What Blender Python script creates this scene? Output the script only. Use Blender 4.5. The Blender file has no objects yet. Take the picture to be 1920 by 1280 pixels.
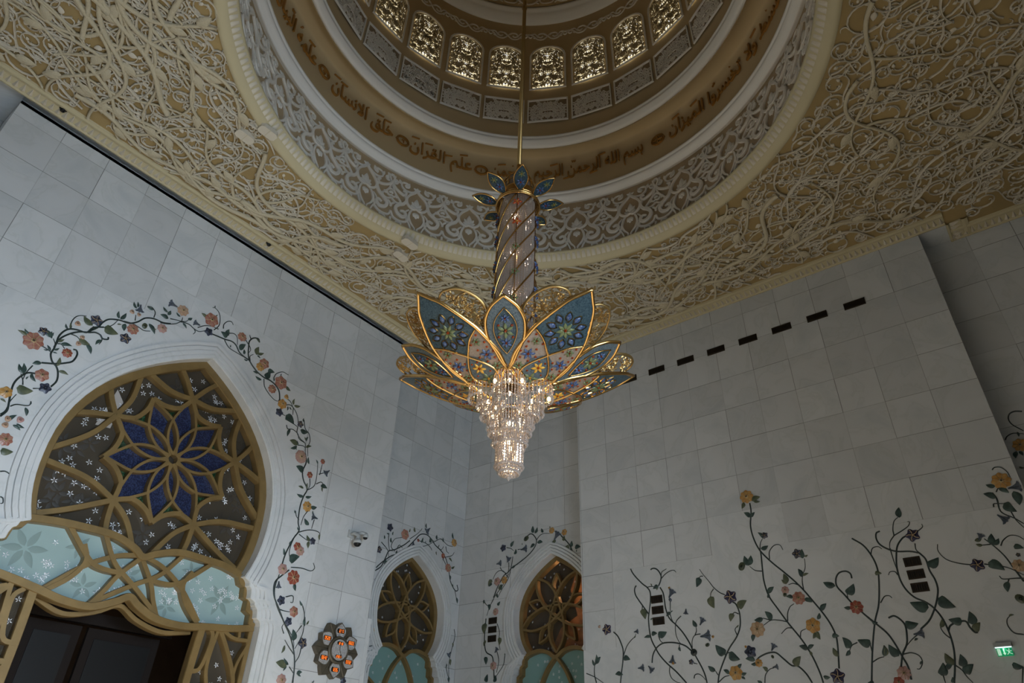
import bpy, math, random
import numpy as np
from mathutils import Vector, Matrix
from mathutils.geometry import tessellate_polygon
PI = math.pi
S = bpy.context.scene
COL = S.collection
UP = 1.6          # eye height: heights below are measured from the eye, everything is lifted by UP at the end

# ---------------------------------------------------------------- camera
F_PX = 1263.35
cam_d = bpy.data.cameras.new('camera'); cam = bpy.data.objects.new('camera', cam_d); COL.objects.link(cam)
cam_d.sensor_fit = 'HORIZONTAL'; cam_d.sensor_width = 36.0; cam_d.lens = F_PX * 36.0 / 1920.0
cam_d.clip_start = 0.05; cam_d.clip_end = 200
right = (0.61228795, -0.79009268, 0.02927493)
down = (0.45806524, 0.32431458, -0.82764503)
fwd = (0.64442199, 0.52016691, 0.5604879)
cam.matrix_world = Matrix(((right[0], -down[0], -fwd[0], 0), (right[1], -down[1], -fwd[1], 0),
                           (right[2], -down[2], -fwd[2], UP), (0, 0, 0, 1)))
S.camera = cam
S.view_settings.view_transform = 'Standard'; S.view_settings.look = 'None'
S.view_settings.gamma = 1.0; S.view_settings.use_curve_mapping = False
S.view_settings.exposure = EXPOSURE = -0.12
try:
    S.cycles.use_denoising = True
    S.cycles.max_bounces = 6; S.cycles.diffuse_bounces = 3; S.cycles.glossy_bounces = 3
    S.cycles.transmission_bounces = 4; S.cycles.transparent_max_bounces = 8
    S.cycles.sample_clamp_indirect = 3.0
except Exception:
    pass
# ---------------------------------------------------------------- daylight
world = bpy.data.worlds.new('sky'); S.world = world; world.use_nodes = True
bg = world.node_tree.nodes['Background']; bg.inputs[0].default_value = (0.55, 0.68, 0.9, 1); bg.inputs[1].default_value = 0.10

def area(name, loc, target, sx, sy, power, color, spread=180):
    l = bpy.data.lights.new(name, 'AREA'); l.shape = 'RECTANGLE'; l.size = sx; l.size_y = sy
    l.energy = power; l.color = color; l.spread = math.radians(spread)
    o = bpy.data.objects.new(name, l); COL.objects.link(o); o.location = loc
    o.rotation_euler = (Vector(target) - Vector(loc)).to_track_quat('-Z', 'Y').to_euler()
    return o

def point(name, loc, power, color, r=0.05):
    l = bpy.data.lights.new(name, 'POINT'); l.energy = power; l.color = color; l.shadow_soft_size = r
    o = bpy.data.objects.new(name, l); COL.objects.link(o); o.location = loc
    return o

# daylight falling in through the glazed entrance in the wall behind the photographer, and a smaller one beside it
area('entrance_daylight', (1.9, -3.30, .9), (3.2, 8.0, 1.9), 4.4, 2.6, 285, (0.66, 0.82, 1.0), 92)
area('side_daylight', (-2.45, 2.6, 0.9), (8.0, 5.6, 1.6), 3.6, 4.2, 2, (0.84, 0.90, 1.0), 120)
# low sun through the entrance: its patch on the pale floor lights the ceiling from below
sun_d = bpy.data.lights.new('sun', 'SUN'); sun_d.energy = 27.5; sun_d.angle = math.radians(1.0); sun_d.color = (1.0, 0.91, 0.78)
sun = bpy.data.objects.new('sun', sun_d); COL.objects.link(sun); sun.location = (0, -20, 10)
sun.rotation_euler = Vector((0.17, 0.92, -0.38)).to_track_quat('-Z', 'Y').to_euler()

# ---------------------------------------------------------------- room measures (metres, from the eye)
XR, XR2 = 10.0, 10.465        # right wall main face and its recessed face
YL, YL2 = 8.79, 9.57          # left wall main face and its recessed face
XE = 7.50                     # where the left wall's main face ends
YE1, YE2 = 6.36, -0.076       # ends of the right wall's main face
ZC = 7.56                     # ceiling
CX, CY = 4.06, 3.24           # centre of the dome
FLOOR = -UP
NEAR = 6.37                   # half side of the room
X0, Y0 = CX - NEAR, CY - NEAR
HX, HY = 4.041, 3.248         # chandelier axis
# ---------------------------------------------------------------- materials
def nt(name):
    m = bpy.data.materials.new(name); m.use_nodes = True
    return m, m.node_tree, m.node_tree.nodes['Principled BSDF']

def mat(name, col, rough=0.6, metal=0.0, emit=None, es=0.0, spec=None, coat=0.0, bump=0.0, bscale=40.0, var=0.0, vscale=3.0, var2=None):
    m, t, b = nt(name)
    b.inputs['Base Color'].default_value = (*col, 1); b.inputs['Roughness'].default_value = rough
    b.inputs['Metallic'].default_value = metal
    if spec is not None: b.inputs['Specular IOR Level'].default_value = spec
    if coat: b.inputs['Coat Weight'].default_value = coat
    if emit: b.inputs['Emission Color'].default_value = (*emit, 1); b.inputs['Emission Strength'].default_value = es
    if var or bump:
        tc = t.nodes.new('ShaderNodeTexCoord')
        n = t.nodes.new('ShaderNodeTexNoise'); n.inputs['Scale'].default_value = vscale; n.inputs['Detail'].default_value = 5
        t.links.new(tc.outputs['Object'], n.inputs['Vector'])
        if var:
            r = t.nodes.new('ShaderNodeValToRGB'); r.color_ramp.elements[0].position = 0.35; r.color_ramp.elements[1].position = 0.68
            c2 = var2 if var2 else tuple(min(1, c * (1 + var)) for c in col)
            c1 = col if var2 else tuple(c * (1 - var) for c in col)
            r.color_ramp.elements[0].color = (*c1, 1); r.color_ramp.elements[1].color = (*c2, 1)
            t.links.new(n.outputs['Fac'], r.inputs['Fac']); t.links.new(r.outputs['Color'], b.inputs['Base Color'])
        if bump:
            n2 = t.nodes.new('ShaderNodeTexNoise'); n2.inputs['Scale'].default_value = bscale
            t.links.new(tc.outputs['Object'], n2.inputs['Vector'])
            bp = t.nodes.new('ShaderNodeBump'); bp.inputs['Strength'].default_value = bump; bp.inputs['Distance'].default_value = 0.01
            t.links.new(n2.outputs['Fac'], bp.inputs['Height']); t.links.new(bp.outputs['Normal'], b.inputs['Normal'])
    return m

def marble(name, axis, step, off, joints=True, col=(0.60, 0.61, 0.61)):
    """Veined white marble slabs; axis 0: joints along x, 1: along y. Rows share the same heights on every wall."""
    m, t, b = nt(name); N, L = t.nodes, t.links
    g = N.new('ShaderNodeNewGeometry'); sp = N.new('ShaderNodeSeparateXYZ'); L.new(g.outputs['Position'], sp.inputs[0])
    def math_(op, a, bb=None):
        n = N.new('ShaderNodeMath'); n.operation = op
        for i, v in enumerate((a, bb)):
            if v is None: continue
            if isinstance(v, (int, float)): n.inputs[i].default_value = v
            else: L.new(v, n.inputs[i])
        return n.outputs[0]
    u = math_('DIVIDE', math_('SUBTRACT', sp.outputs[axis], off), step)
    v = math_('DIVIDE', math_('SUBTRACT', sp.outputs[2], 4.325 + UP), 0.583)
    fu, fv = math_('FLOOR', u), math_('FLOOR', v)
    cmb = N.new('ShaderNodeCombineXYZ'); L.new(fu, cmb.inputs[0]); L.new(fv, cmb.inputs[1])
    wn = N.new('ShaderNodeTexWhiteNoise'); wn.noise_dimensions = '3D'; L.new(cmb.outputs[0], wn.inputs['Vector'])
    # vein pattern, shifted from slab to slab
    add = N.new('ShaderNodeVectorMath'); add.operation = 'MULTIPLY_ADD'
    L.new(wn.outputs['Color'], add.inputs[0]); add.inputs[1].default_value = (7, 7, 7) if joints else (0, 0, 0); L.new(g.outputs['Position'], add.inputs[2])
    n1 = N.new('ShaderNodeTexNoise'); n1.inputs['Scale'].default_value = 1.3; n1.inputs['Detail'].default_value = 7; n1.inputs['Distortion'].default_value = 1.6
    L.new(add.outputs[0], n1.inputs['Vector'])
    r = N.new('ShaderNodeValToRGB'); e = r.color_ramp.elements
    e[0].position = 0.30; e[0].color = (col[0] * .86, col[1] * .88, col[2] * .89, 1); e[1].position = 0.62; e[1].color = (*col, 1)
    x = e.new(0.465); x.color = (col[0] * .96, col[1] * .965, col[2] * .965, 1)
    x = e.new(0.490); x.color = (col[0] * .90, col[1] * .91, col[2] * .90, 1)
    x = e.new(0.515); x.color = (col[0] * .97, col[1] * .97, col[2] * .97, 1)
    L.new(n1.outputs['Fac'], r.inputs['Fac'])
    mr = N.new('ShaderNodeMapRange'); mr.inputs['To Min'].default_value = 0.90 if joints else 1.0; mr.inputs['To Max'].default_value = 1.04 if joints else 1.0
    L.new(wn.outputs['Value'], mr.inputs['Value'])
    mul = N.new('ShaderNodeVectorMath'); mul.operation = 'SCALE'; L.new(r.outputs['Color'], mul.inputs[0]); L.new(mr.outputs[0], mul.inputs['Scale'])
    out = mul.outputs[0]
    if joints:
        def line(w, s, hw):
            f = math_('FRACT', w); d = math_('MULTIPLY', math_('MINIMUM', f, math_('SUBTRACT', 1.0, f)), s)
            return math_('LESS_THAN', d, hw)
        c2 = N.new('ShaderNodeCombineXYZ'); L.new(math_('FLOOR', math_('ADD', u, 0.5)), c2.inputs[0]); L.new(fv, c2.inputs[1])
        w2 = N.new('ShaderNodeTexWhiteNoise'); L.new(c2.outputs[0], w2.inputs['Vector'])
        lv = math_('MULTIPLY', line(u, step, 0.0042), math_('ADD', math_('MULTIPLY', w2.outputs['Value'], 0.75), 0.15))
        c3 = N.new('ShaderNodeCombineXYZ'); L.new(fu, c3.inputs[0]); L.new(math_('FLOOR', math_('ADD', v, 0.5)), c3.inputs[1]); c3.inputs[2].default_value = 3
        w3 = N.new('ShaderNodeTexWhiteNoise'); L.new(c3.outputs[0], w3.inputs['Vector'])
        lh = math_('MULTIPLY', line(v, 0.583, 0.0042), math_('ADD', math_('MULTIPLY', w3.outputs['Value'], 0.55), 0.30))
        ln = math_('MAXIMUM', lv, lh)
        mx = N.new('ShaderNodeMix'); mx.data_type = 'RGBA'; L.new(ln, mx.inputs[0]); L.new(out, mx.inputs[6]); mx.inputs[7].default_value = (0.12, 0.12, 0.115, 1)
        out = mx.outputs[2]
    L.new(out, b.inputs['Base Color'])
    b.inputs['Roughness'].default_value = 0.42; b.inputs['Specular IOR Level'].default_value = 0.35
    return m

def translucent(name, col, tr=0.5, rough=0.2, speck=0.0, c2=None, spec=0.5):
    m, t, b = nt(name); N, L = t.nodes, t.links
    b.inputs['Base Color'].default_value = (*col, 1); b.inputs['Roughness'].default_value = rough; b.inputs['Specular IOR Level'].default_value = spec
    tl = N.new('ShaderNodeBsdfTranslucent'); tl.inputs[0].default_value = (*col, 1)
    if speck:
        tc = N.new('ShaderNodeTexCoord'); n = N.new('ShaderNodeTexNoise'); n.inputs['Scale'].default_value = speck; n.inputs['Detail'].default_value = 8; n.inputs['Roughness'].default_value = 0.75
        L.new(tc.outputs['Object'], n.inputs['Vector'])
        r = N.new('ShaderNodeValToRGB'); r.color_ramp.elements[0].position = 0.38; r.color_ramp.elements[1].position = 0.66
        r.color_ramp.elements[0].color = (*col, 1); r.color_ramp.elements[1].color = (*(c2 or col), 1)
        L.new(n.outputs['Fac'], r.inputs['Fac']); L.new(r.outputs['Color'], b.inputs['Base Color']); L.new(r.outputs['Color'], tl.inputs[0])
    mx = N.new('ShaderNodeMixShader'); mx.inputs[0].default_value = tr
    L.new(b.outputs[0], mx.inputs[1]); L.new(tl.outputs[0], mx.inputs[2]); L.new(mx.outputs[0], N['Material Output'].inputs[0])
    return m

def glass(name, col, clear=0.5, rough=0.08, speck=0.0, c2=None):
    """Pane: tinted body mixed with see-through."""
    m, t, b = nt(name); N, L = t.nodes, t.links
    b.inputs['Base Color'].default_value = (*col, 1); b.inputs['Roughness'].default_value = rough
    tp = N.new('ShaderNodeBsdfTransparent'); tp.inputs[0].default_value = tuple(min(1, c * 2 + .35) for c in col) + (1,)
    mx = N.new('ShaderNodeMixShader'); mx.inputs[0].default_value = clear
    if speck:
        tc = N.new('ShaderNodeTexCoord'); n = N.new('ShaderNodeTexNoise'); n.inputs['Scale'].default_value = speck; n.inputs['Detail'].default_value = 4
        L.new(tc.outputs['Object'], n.inputs['Vector'])
        r = N.new('ShaderNodeValToRGB'); r.color_ramp.elements[0].position = 0.45; r.color_ramp.elements[1].position = 0.62
        r.color_ramp.elements[0].color = (*col, 1); r.color_ramp.elements[1].color = (*(c2 or col), 1)
        L.new(n.outputs['Fac'], r.inputs['Fac']); L.new(r.outputs['Color'], b.inputs['Base Color'])
    L.new(b.outputs[0], mx.inputs[1]); L.new(tp.outputs[0], mx.inputs[2]); L.new(mx.outputs[0], N['Material Output'].inputs[0])
    return m

M = {}
M['marbleL'] = marble('white_marble_slabs_left', 0, 0.599, 1.51)
M['marbleR'] = marble('white_marble_slabs_right', 1, 0.583, 0.505)
M['marbleL2'] = marble('white_marble_slabs_left_recess', 0, 0.59, 8.70)
M['marbleR2'] = marble('white_marble_slabs_right_recess', 1, 0.64, 7.00)
M['slab'] = marble('white_marble_plain', 0, 1, 0, False, (0.62, 0.63, 0.63))
M['floor'] = marble('pale_floor_marble', 0, 1.2, 0, True, (0.64, 0.61, 0.55))
M['ochre'] = mat('ochre_plaster', (0.34, 0.24, 0.10), 0.8, var=0.12, vscale=1.2)
M['pale'] = mat('pale_plaster_relief', (0.62, 0.56, 0.45), 0.7)
M['cream'] = mat('cream_plaster_relief', (0.52, 0.45, 0.31), 0.75, bump=0.9, bscale=55)
M['creamy'] = mat('cream_moulding_plaster', (0.52, 0.45, 0.28), 0.7)
M['white'] = mat('white_moulding_plaster', (0.82, 0.79, 0.73), 0.6)
M['tan'] = mat('tan_dome_plaster', (0.56, 0.42, 0.23), 0.75, var=0.06, vscale=0.8)
M['tanband'] = mat('tan_band_ground_with_shade', (0.46, 0.34, 0.20), 0.8, var=0.10, vscale=1.5)  # tan plaster, darkened for the shade in the relief's crevices
M['bandrelief'] = mat('off_white_band_relief', (0.82, 0.77, 0.68), 0.65)
M['calligraphy'] = mat('dark_gold_lettering', (0.33, 0.145, 0.022), 0.5, 0.0)
M['framegold'] = mat('brushed_antique_gold', (0.225, 0.148, 0.055), 0.42, 0.35, var=0.12, vscale=5)
M['gold'] = mat('polished_gold', (0.56, 0.33, 0.11), 0.25, 1.0)
M['goldsoft'] = mat('satin_gold', (0.36, 0.23, 0.085), 0.38, 0.9)
M['stem'] = mat('black_green_stone_stem', (0.018, 0.030, 0.028), 0.35)
M['leaf'] = mat('dark_green_stone_leaf', (0.020, 0.040, 0.036), 0.35, var=0.5, vscale=14, var2=(0.06, 0.10, 0.085))
M['leafo'] = mat('olive_green_stone_leaf', (0.055, 0.075, 0.042), 0.4, var=0.5, vscale=12, var2=(0.13, 0.14, 0.08))
FC = {'salmon': ((0.46, 0.15, 0.10), (0.62, 0.34, 0.26)), 'rose': ((0.62, 0.34, 0.31), (0.70, 0.45, 0.40)), 'red': ((0.36, 0.055, 0.035), (0.55, 0.16, 0.10)),
      'gold': ((0.62, 0.28, 0.05), (0.80, 0.48, 0.16)), 'goldp': ((0.60, 0.36, 0.20), (0.75, 0.55, 0.35)), 'peach': ((0.66, 0.40, 0.26), (0.72, 0.50, 0.36)),
      'navy': ((0.016, 0.020, 0.048), (0.11, 0.13, 0.20)), 'navyg': ((0.022, 0.018, 0.060), (0.075, 0.065, 0.15)), 'slate': ((0.07, 0.09, 0.12), (0.17, 0.20, 0.26)),
      'olive': ((0.06, 0.08, 0.045), (0.12, 0.14, 0.08)), 'dark': ((0.012, 0.02, 0.02), (0.03, 0.045, 0.04))}
for k, (a, b_) in FC.items():
    a = tuple(c * .62 for c in a); b_ = tuple(c * .66 for c in b_)
    M['f_' + k] = mat('stone_petal_' + k, a, 0.35, var=0.4, vscale=22, var2=b_)
M['eye_light'] = mat('ivory_stone_inlay', (0.48, 0.36, 0.20), 0.4)
M['eye_dark'] = mat('dark_stone_inlay', (0.05, 0.03, 0.02), 0.4)
M['pane_teal'] = mat('frosted_teal_glass', (0.30, 0.41, 0.40), 0.25, coat=0.3, var=0.05, vscale=2)
M['pane_teal_dark'] = mat('frosted_green_glass', (0.17, 0.30, 0.28), 0.3, coat=0.3)
M['etched'] = mat('etched_teal_glass', (0.20, 0.28, 0.265), 0.4)
M['pane_smoke'] = glass('smoked_bronze_glass', (0.125, 0.105, 0.078), 0.5, 0.12)
M['etched_smoke'] = mat('etched_bronze_glass', (0.045, 0.038, 0.030), 0.5)
M['pane_blue'] = glass('hammered_blue_glass', (0.010, 0.014, 0.045), 0.18, 0.3, 60, (0.045, 0.065, 0.15))
M['pane_green'] = glass('green_glass', (0.015, 0.05, 0.02), 0.25, 0.2, 40, (0.05, 0.13, 0.06))
M['crystal'] = mat('clear_cut_crystal', (0.80, 0.82, 0.85), 0.08, 0.25, coat=1.0)
M['black'] = mat('black_plastic', (0.008, 0.008, 0.008), 0.4, spec=.25)
M['bronze'] = mat('dark_bronze_grille', (0.035, 0.024, 0.013), 0.5, 0.5)
M['bronzein'] = mat('grille_depth_shade', (0.006, 0.005, 0.004), 0.8)  # near-black colour stands in for the shade behind the slats
M['greymetal'] = mat('white_camera_housing', (0.40, 0.42, 0.42), 0.4)

# ---------------------------------------------------------------- mesh builder
def cr(P, n=6, closed=False):
    """Smooth curve through the points."""
    P = [np.array(p, float) for p in P]
    if len(P) < 3 and not closed: return [P[0] + (P[-1] - P[0]) * i / n for i in range(n + 1)]
    out = []; m = len(P); segs = m if closed else m - 1
    for i in range(segs):
        p1, p2 = P[i], P[(i + 1) % m]
        p0 = P[i - 1] if (i > 0 or closed) else 2 * p1 - p2
        p3 = P[(i + 2) % m] if (i + 2 < m or closed) else 2 * p2 - p1
        for j in range(n):
            t = j / n
            out.append(0.5 * ((2 * p1) + (-p0 + p2) * t + (2 * p0 - 5 * p1 + 4 * p2 - p3) * t * t + (-p0 + 3 * p1 - 3 * p2 + p3) * t ** 3))
    if not closed: out.append(P[-1])
    return out

class MB:
    def __init__(s): s.v = []; s.f = []; s.m = []; s.sm = []
    def add(s, V, F, mi=0, smooth=False):
        o = len(s.v); s.v.extend([tuple(map(float, p)) for p in V]); s.f.extend([tuple(o + i for i in f) for f in F])
        s.m.extend([mi] * len(F)); s.sm.extend([smooth] * len(F))
    def ribbon(s, P, hw, h, T, prof='round', mi=0, taper=0.0, closed=False, n=6, base=0.0, raw=False, lift=0.0):
        """Relief band along a 2-D path; T(a,b,height) gives the place in space."""
        Q = np.array(P if raw else cr(P, n, closed), float)
        k = len(Q)
        if k < 2: return
        if closed: d = np.roll(Q, -1, 0) - np.roll(Q, 1, 0)
        else:
            d = np.empty_like(Q); d[1:-1] = Q[2:] - Q[:-2]; d[0] = Q[1] - Q[0]; d[-1] = Q[-1] - Q[-2]
        d /= (np.linalg.norm(d, axis=1)[:, None] + 1e-9); nn = np.stack([-d[:, 1], d[:, 0]], 1)
        pr = {'round': [(-1, 0), (-.72, .7), (0, 1), (.72, .7), (1, 0)], 'box': [(-1, 0), (-1, .88), (-.86, 1), (.86, 1), (1, .88), (1, 0)],
              'flat': [(-1, 0), (-.8, 1), (.8, 1), (1, 0)], 'carved': [(-.80, 0), (-1, .62), (-.80, 1), (.80, 1), (1, .62), (.80, 0)], 'twin': [(-.85, 0), (-1, .7), (-.72, 1), (0, .66), (.72, 1), (1, .7), (.85, 0)], 'vine': [(-.85, 0), (-1, .5), (-.62, .92), (.0, 1), (.62, .92), (1, .5), (.85, 0)], 'ridge': [(-1, 0), (0, 1), (1, 0)], 'groove': [(-1, 0), (-.85, 1), (-.3, .8), (.3, .8), (.85, 1), (1, 0)]}[prof]
        V = []
        for i in range(k):
            t = i / (k - 1)
            w = hw if not callable(hw) else hw(t)
            if taper: w *= max(0.06, 1 - taper * abs(2 * t - 1) ** 3) if taper > 0 else max(0.06, 1 + taper * t)
            hh = h * (0.4 + 0.6 * min(1, w / (hw if not callable(hw) else max(w, 1e-6))))
            lf = lift(t) if callable(lift) else lift
            for (o, z) in pr:
                q = Q[i] + nn[i] * o * w; V.append(T(q[0], q[1], base + lf + z * hh))
        c = len(pr); F = []
        rng = k if closed else k - 1
        for i in range(rng):
            j = (i + 1) % k
            for a in range(c - 1): F.append((i * c + a, i * c + a + 1, j * c + a + 1, j * c + a))
        if not closed: F.append(tuple(range(c))); F.append(tuple((k - 1) * c + a for a in range(c - 1, -1, -1)))
        s.add(V, F, mi, prof in ('round', 'vine'))
    def poly(s, P, h, T, mi=0, holes=(), sides=0.0, raw=True):
        """Flat face with holes at height h; with sides>0 its rims run down by that much."""
        loops = [list(P)] + [list(x) for x in holes]
        tri = tessellate_polygon([[Vector((p[0], p[1], 0)) for p in lp] for lp in loops])
        flat = [p for lp in loops for p in lp]
        s.add([T(p[0], p[1], h) for p in flat], [tuple(t) for t in tri], mi)
        if sides:
            for lp in loops:
                k = len(lp); V = [T(p[0], p[1], h) for p in lp] + [T(p[0], p[1], h - sides) for p in lp]
                s.add(V, [(i, (i + 1) % k, k + (i + 1) % k, k + i) for i in range(k)], mi)
    def leaf(s, a, b, w, h, T, mi=0, base=0.0, n=7, bend=0.0, heart=False):
        """Pillowed pointed leaf from a to b."""
        a = np.array(a, float); b = np.array(b, float); d = b - a; L = np.linalg.norm(d) + 1e-9; d /= L; nn = np.array([-d[1], d[0]])
        V = []; 
        for i in range(n + 1):
            t = i / n
            ww = w * L * (math.sin(PI * t ** (0.55 if heart else 0.75)) ** (0.8 if heart else 0.9)) + 1e-4
            c = a + d * L * t + nn * bend * L * math.sin(PI * t)
            hh = h * (0.35 + 0.65 * math.sin(PI * t))
            for o, z in ((-1, 0), (-.55, .8), (0, .55), (.55, .8), (1, 0)):
                q = c + nn * o * ww; V.append(T(q[0], q[1], base + hh * z + 0.0005))
        F = [(i * 5 + k, i * 5 + k + 1, i * 5 + 5 + k + 1, i * 5 + 5 + k) for i in range(n) for k in range(4)]
        s.add(V, F, mi, True)
    def disc(s, c, r, h, T, mi=0, n=12, base=0.0, lobes=0, amp=0.0, rings=3, ph=0.0, dish=False):
        V = [T(c[0], c[1], base + (h if not dish else h * .3))]; F = []
        for k in range(1, rings + 1):
            t = k / rings
            for i in range(n):
                a = 2 * PI * i / n + ph
                rr = r * t * (1 + amp * t * math.cos(lobes * (a - ph)))
                hh = h * math.cos(t * PI / 2) ** .6 if not dish else h * (.3 + .7 * math.sin(t * PI * .8))
                if k == rings: hh = 0
                V.append(T(c[0] + rr * math.cos(a), c[1] + rr * math.sin(a), base + hh))
        for i in range(n): F.append((0, 1 + i, 1 + (i + 1) % n))
        for k in range(rings - 1):
            for i in range(n):
                a, b = 1 + k * n + i, 1 + k * n + (i + 1) % n
                F.append((a, b, b + n, a + n))
        s.add(V, F, mi, True)
    def box(s, lo, hi, mi=0, T=None):
        V = [(x, y, z) for x in (lo[0], hi[0]) for y in (lo[1], hi[1]) for z in (lo[2], hi[2])]
        if T: V = [T(*p) for p in V]
        s.add(V, [(0, 1, 3, 2), (4, 6, 7, 5), (0, 4, 5, 1), (2, 3, 7, 6), (0, 2, 6, 4), (1, 5, 7, 3)], mi)
    def tube(s, P, r, n=8, mi=0, closed=False, caps=True):
        """Round tube along a 3-D path."""
        P = np.array(P, float); k = len(P)
        if closed: d = np.roll(P, -1, 0) - np.roll(P, 1, 0)
        else:
            d = np.empty_like(P); d[1:-1] = P[2:] - P[:-2]; d[0] = P[1] - P[0]; d[-1] = P[-1] - P[-2]
        d /= (np.linalg.norm(d, axis=1)[:, None] + 1e-9)
        ref = np.array([0, 0, 1.]) if abs(d[0][2]) < .9 else np.array([1., 0, 0])
        V = []; u = np.cross(d[0], ref); u /= np.linalg.norm(u)
        for i in range(k):
            u = u - d[i] * u.dot(d[i]); u /= (np.linalg.norm(u) + 1e-9); w = np.cross(d[i], u)
            rr = r(i / (k - 1)) if callable(r) else r
            for j in range(n):
                a = 2 * PI * j / n; V.append(P[i] + (u * math.cos(a) + w * math.sin(a)) * rr)
        F = []
        for i in range(k if closed else k - 1):
            i2 = (i + 1) % k
            for j in range(n): F.append((i * n + j, i * n + (j + 1) % n, i2 * n + (j + 1) % n, i2 * n + j))
        if caps and not closed: F += [tuple(range(n - 1, -1, -1)), tuple((k - 1) * n + j for j in range(n))]
        s.add(V, F, mi, True)
    def lathe(s, prof, c, n=48, mi=0, a0=0.0, a1=2 * PI, smooth=True):
        full = abs(a1 - a0 - 2 * PI) < 1e-6; k = n if full else n + 1; V = []; F = []
        for (r, z) in prof:
            for i in range(k):
                a = a0 + (a1 - a0) * i / n; V.append((c[0] + r * math.cos(a), c[1] + r * math.sin(a), c[2] + z))
        for p in range(len(prof) - 1):
            for i in range(n):
                j = (i + 1) % k if full else i + 1
                F.append((p * k + i, p * k + j, p * k + k + j, p * k + k + i))
        s.add(V, F, mi, smooth)
    def build(s, name, mats, parent=None, origin=None):
        me = bpy.data.meshes.new(name)
        V = s.v
        if origin is not None: V = [(x - origin[0], y - origin[1], z - origin[2]) for x, y, z in V]
        me.from_pydata(V, [], s.f)
        for m in (mats if isinstance(mats, (list, tuple)) else [mats]): me.materials.append(M[m] if isinstance(m, str) else m)
        me.polygons.foreach_set('material_index', s.m); me.polygons.foreach_set('use_smooth', s.sm)
        me.update()
        o = bpy.data.objects.new(name, me); COL.objects.link(o)
        if origin is not None: o.location = origin
        if parent is not None:
            o.parent = parent; w = Vector((0, 0, 0)); pp = parent
            while pp is not None: w += pp.location; pp = pp.parent
            o.location = (Vector(origin) if origin is not None else Vector((0, 0, 0))) - w
        return o

def struct(o): o['kind'] = 'structure'; return o
def tag(o, label, cat, group=None):
    o['label'] = label; o['category'] = cat
    if group: o['group'] = group
    return o
def empty(name, loc):
    o = bpy.data.objects.new(name, None); COL.objects.link(o); o.location = loc; o.empty_display_size = 0.1
    return o

# places on the walls, the ceiling and round the dome: (along, height, out of the surface)
TL = lambda a, z, d: (a, YL - d, z)
TL2 = lambda a, z, d: (a, YL2 - d, z)
TR = lambda a, z, d: (XR - d, a, z)
TR2 = lambda a, z, d: (XR2 - d, a, z)
TC = lambda x, y, d: (x, y, ZC - d)
TOF = {'L': TL, 'L2': TL2, 'R': TR, 'R2': TR2}
def TD(R):
    """Round the dome: a in degrees, z height, d inwards; R a radius or a function of height."""
    def T(a, z, d):
        r = (R(z) if callable(R) else R) - d; t = math.radians(a)
        return (CX + r * math.cos(t), CY + r * math.sin(t), z)
    return T
# ================================================================ ROOM
rng = random.Random(7)
def arch(cx, zc, hw, za, zn, nw, n=14):
    """Pointed horseshoe: centre height zc with half width hw, apex za, neck half width nw at height zn; left to right."""
    def q(p0, p1, p2, p3, k): 
        return [tuple((1 - t) ** 3 * a + 3 * t * (1 - t) ** 2 * b + 3 * t * t * (1 - t) * c + t ** 3 * d for a, b, c, d in zip(p0, p1, p2, p3)) for t in [i / k for i in range(k + 1)]]
    h = za - zc
    L = q((-nw, zn), (-hw * .99, zn + (zc - zn) * .36), (-hw, zc - (zc - zn) * .35), (-hw, zc), n // 2)
    U = q((-hw, zc), (-hw, zc + h * .46), (-hw * .52, zc + h * .80), (0, za), n)
    left = L + U[1:]
    rightp = [(-x, z) for x, z in left[::-1]][1:]
    return [(cx + x, z) for x, z in left + rightp]
def offset(P, d):
    """Push an open outline outwards (left normal) by d."""
    Q = np.array(P, float); D = np.empty_like(Q); D[1:-1] = Q[2:] - Q[:-2]; D[0] = Q[1] - Q[0]; D[-1] = Q[-1] - Q[-2]
    D /= np.linalg.norm(D, axis=1)[:, None]; return [tuple(q) for q in Q + np.stack([-D[:, 1], D[:, 0]], 1) * d]
def jamb(side, cx, nw, zn, steps, zbot):
    """Cusped shoulder below the neck, down to the floor; side -1 left (going up), +1 right (going down)."""
    P = [(nw, zn)]; w, z = nw, zn
    for (dw, dz) in steps:
        for i in range(1, 5):
            t = i / 4; P.append((w + dw * math.sin(t * PI / 2), z - dz * (1 - math.cos(t * PI / 2))))
        w += dw; z -= dz; 
    P.append((w, zbot))
    P = [(cx + side * x, zz) for x, zz in P]
    return P[::-1] if side < 0 else P
A1 = dict(cx=3.84, zc=3.28, hw=1.535, za=5.262, zn=2.42, nw=1.372, steps=[(.10, .10), (.06, .15), (.09, .08), (.07, .15), (.09, .16)])
A2 = dict(cx=9.205, zc=2.82, hw=0.855, za=3.835, zn=2.13, nw=0.63, steps=[(.05, .06), (.04, .10), (.05, .06), (.04, .10), (.05, .12)])
A3 = dict(A2, cx=7.325, zn=2.14)
def outline(A, zb=FLOOR, cut=None):
    up = arch(A['cx'], A['zc'], A['hw'], A['za'], A['zn'], A['nw'])
    l = jamb(-1, A['cx'], A['nw'], A['zn'], A['steps'], zb); r = jamb(1, A['cx'], A['nw'], A['zn'], A['steps'], zb)
    return l[:-1] + up + r[1:]
def wall_face(name, T, a0, a1, z0, z1, m, A=None, depth=0.30):
    mb = MB()
    if A is None: mb.poly([(a0, z0), (a1, z0), (a1, z1), (a0, z1)], 0, T)
    else:
        O = outline(A, z0)
        mb.poly([(a0, z0)] + O + [(a1, z0), (a1, z1), (a0, z1)], 0, T)
        mb.ribbon(O, 0, 0, T, raw=True) if False else None
        k = len(O); V = [T(p[0], p[1], 0) for p in O] + [T(p[0], p[1], -depth) for p in O]
        mb.add(V, [(i, i + 1, k + i + 1, k + i) for i in range(k - 1)], 1)
    return struct(mb.build(name, [m, 'slab'] if A else m))
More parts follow.
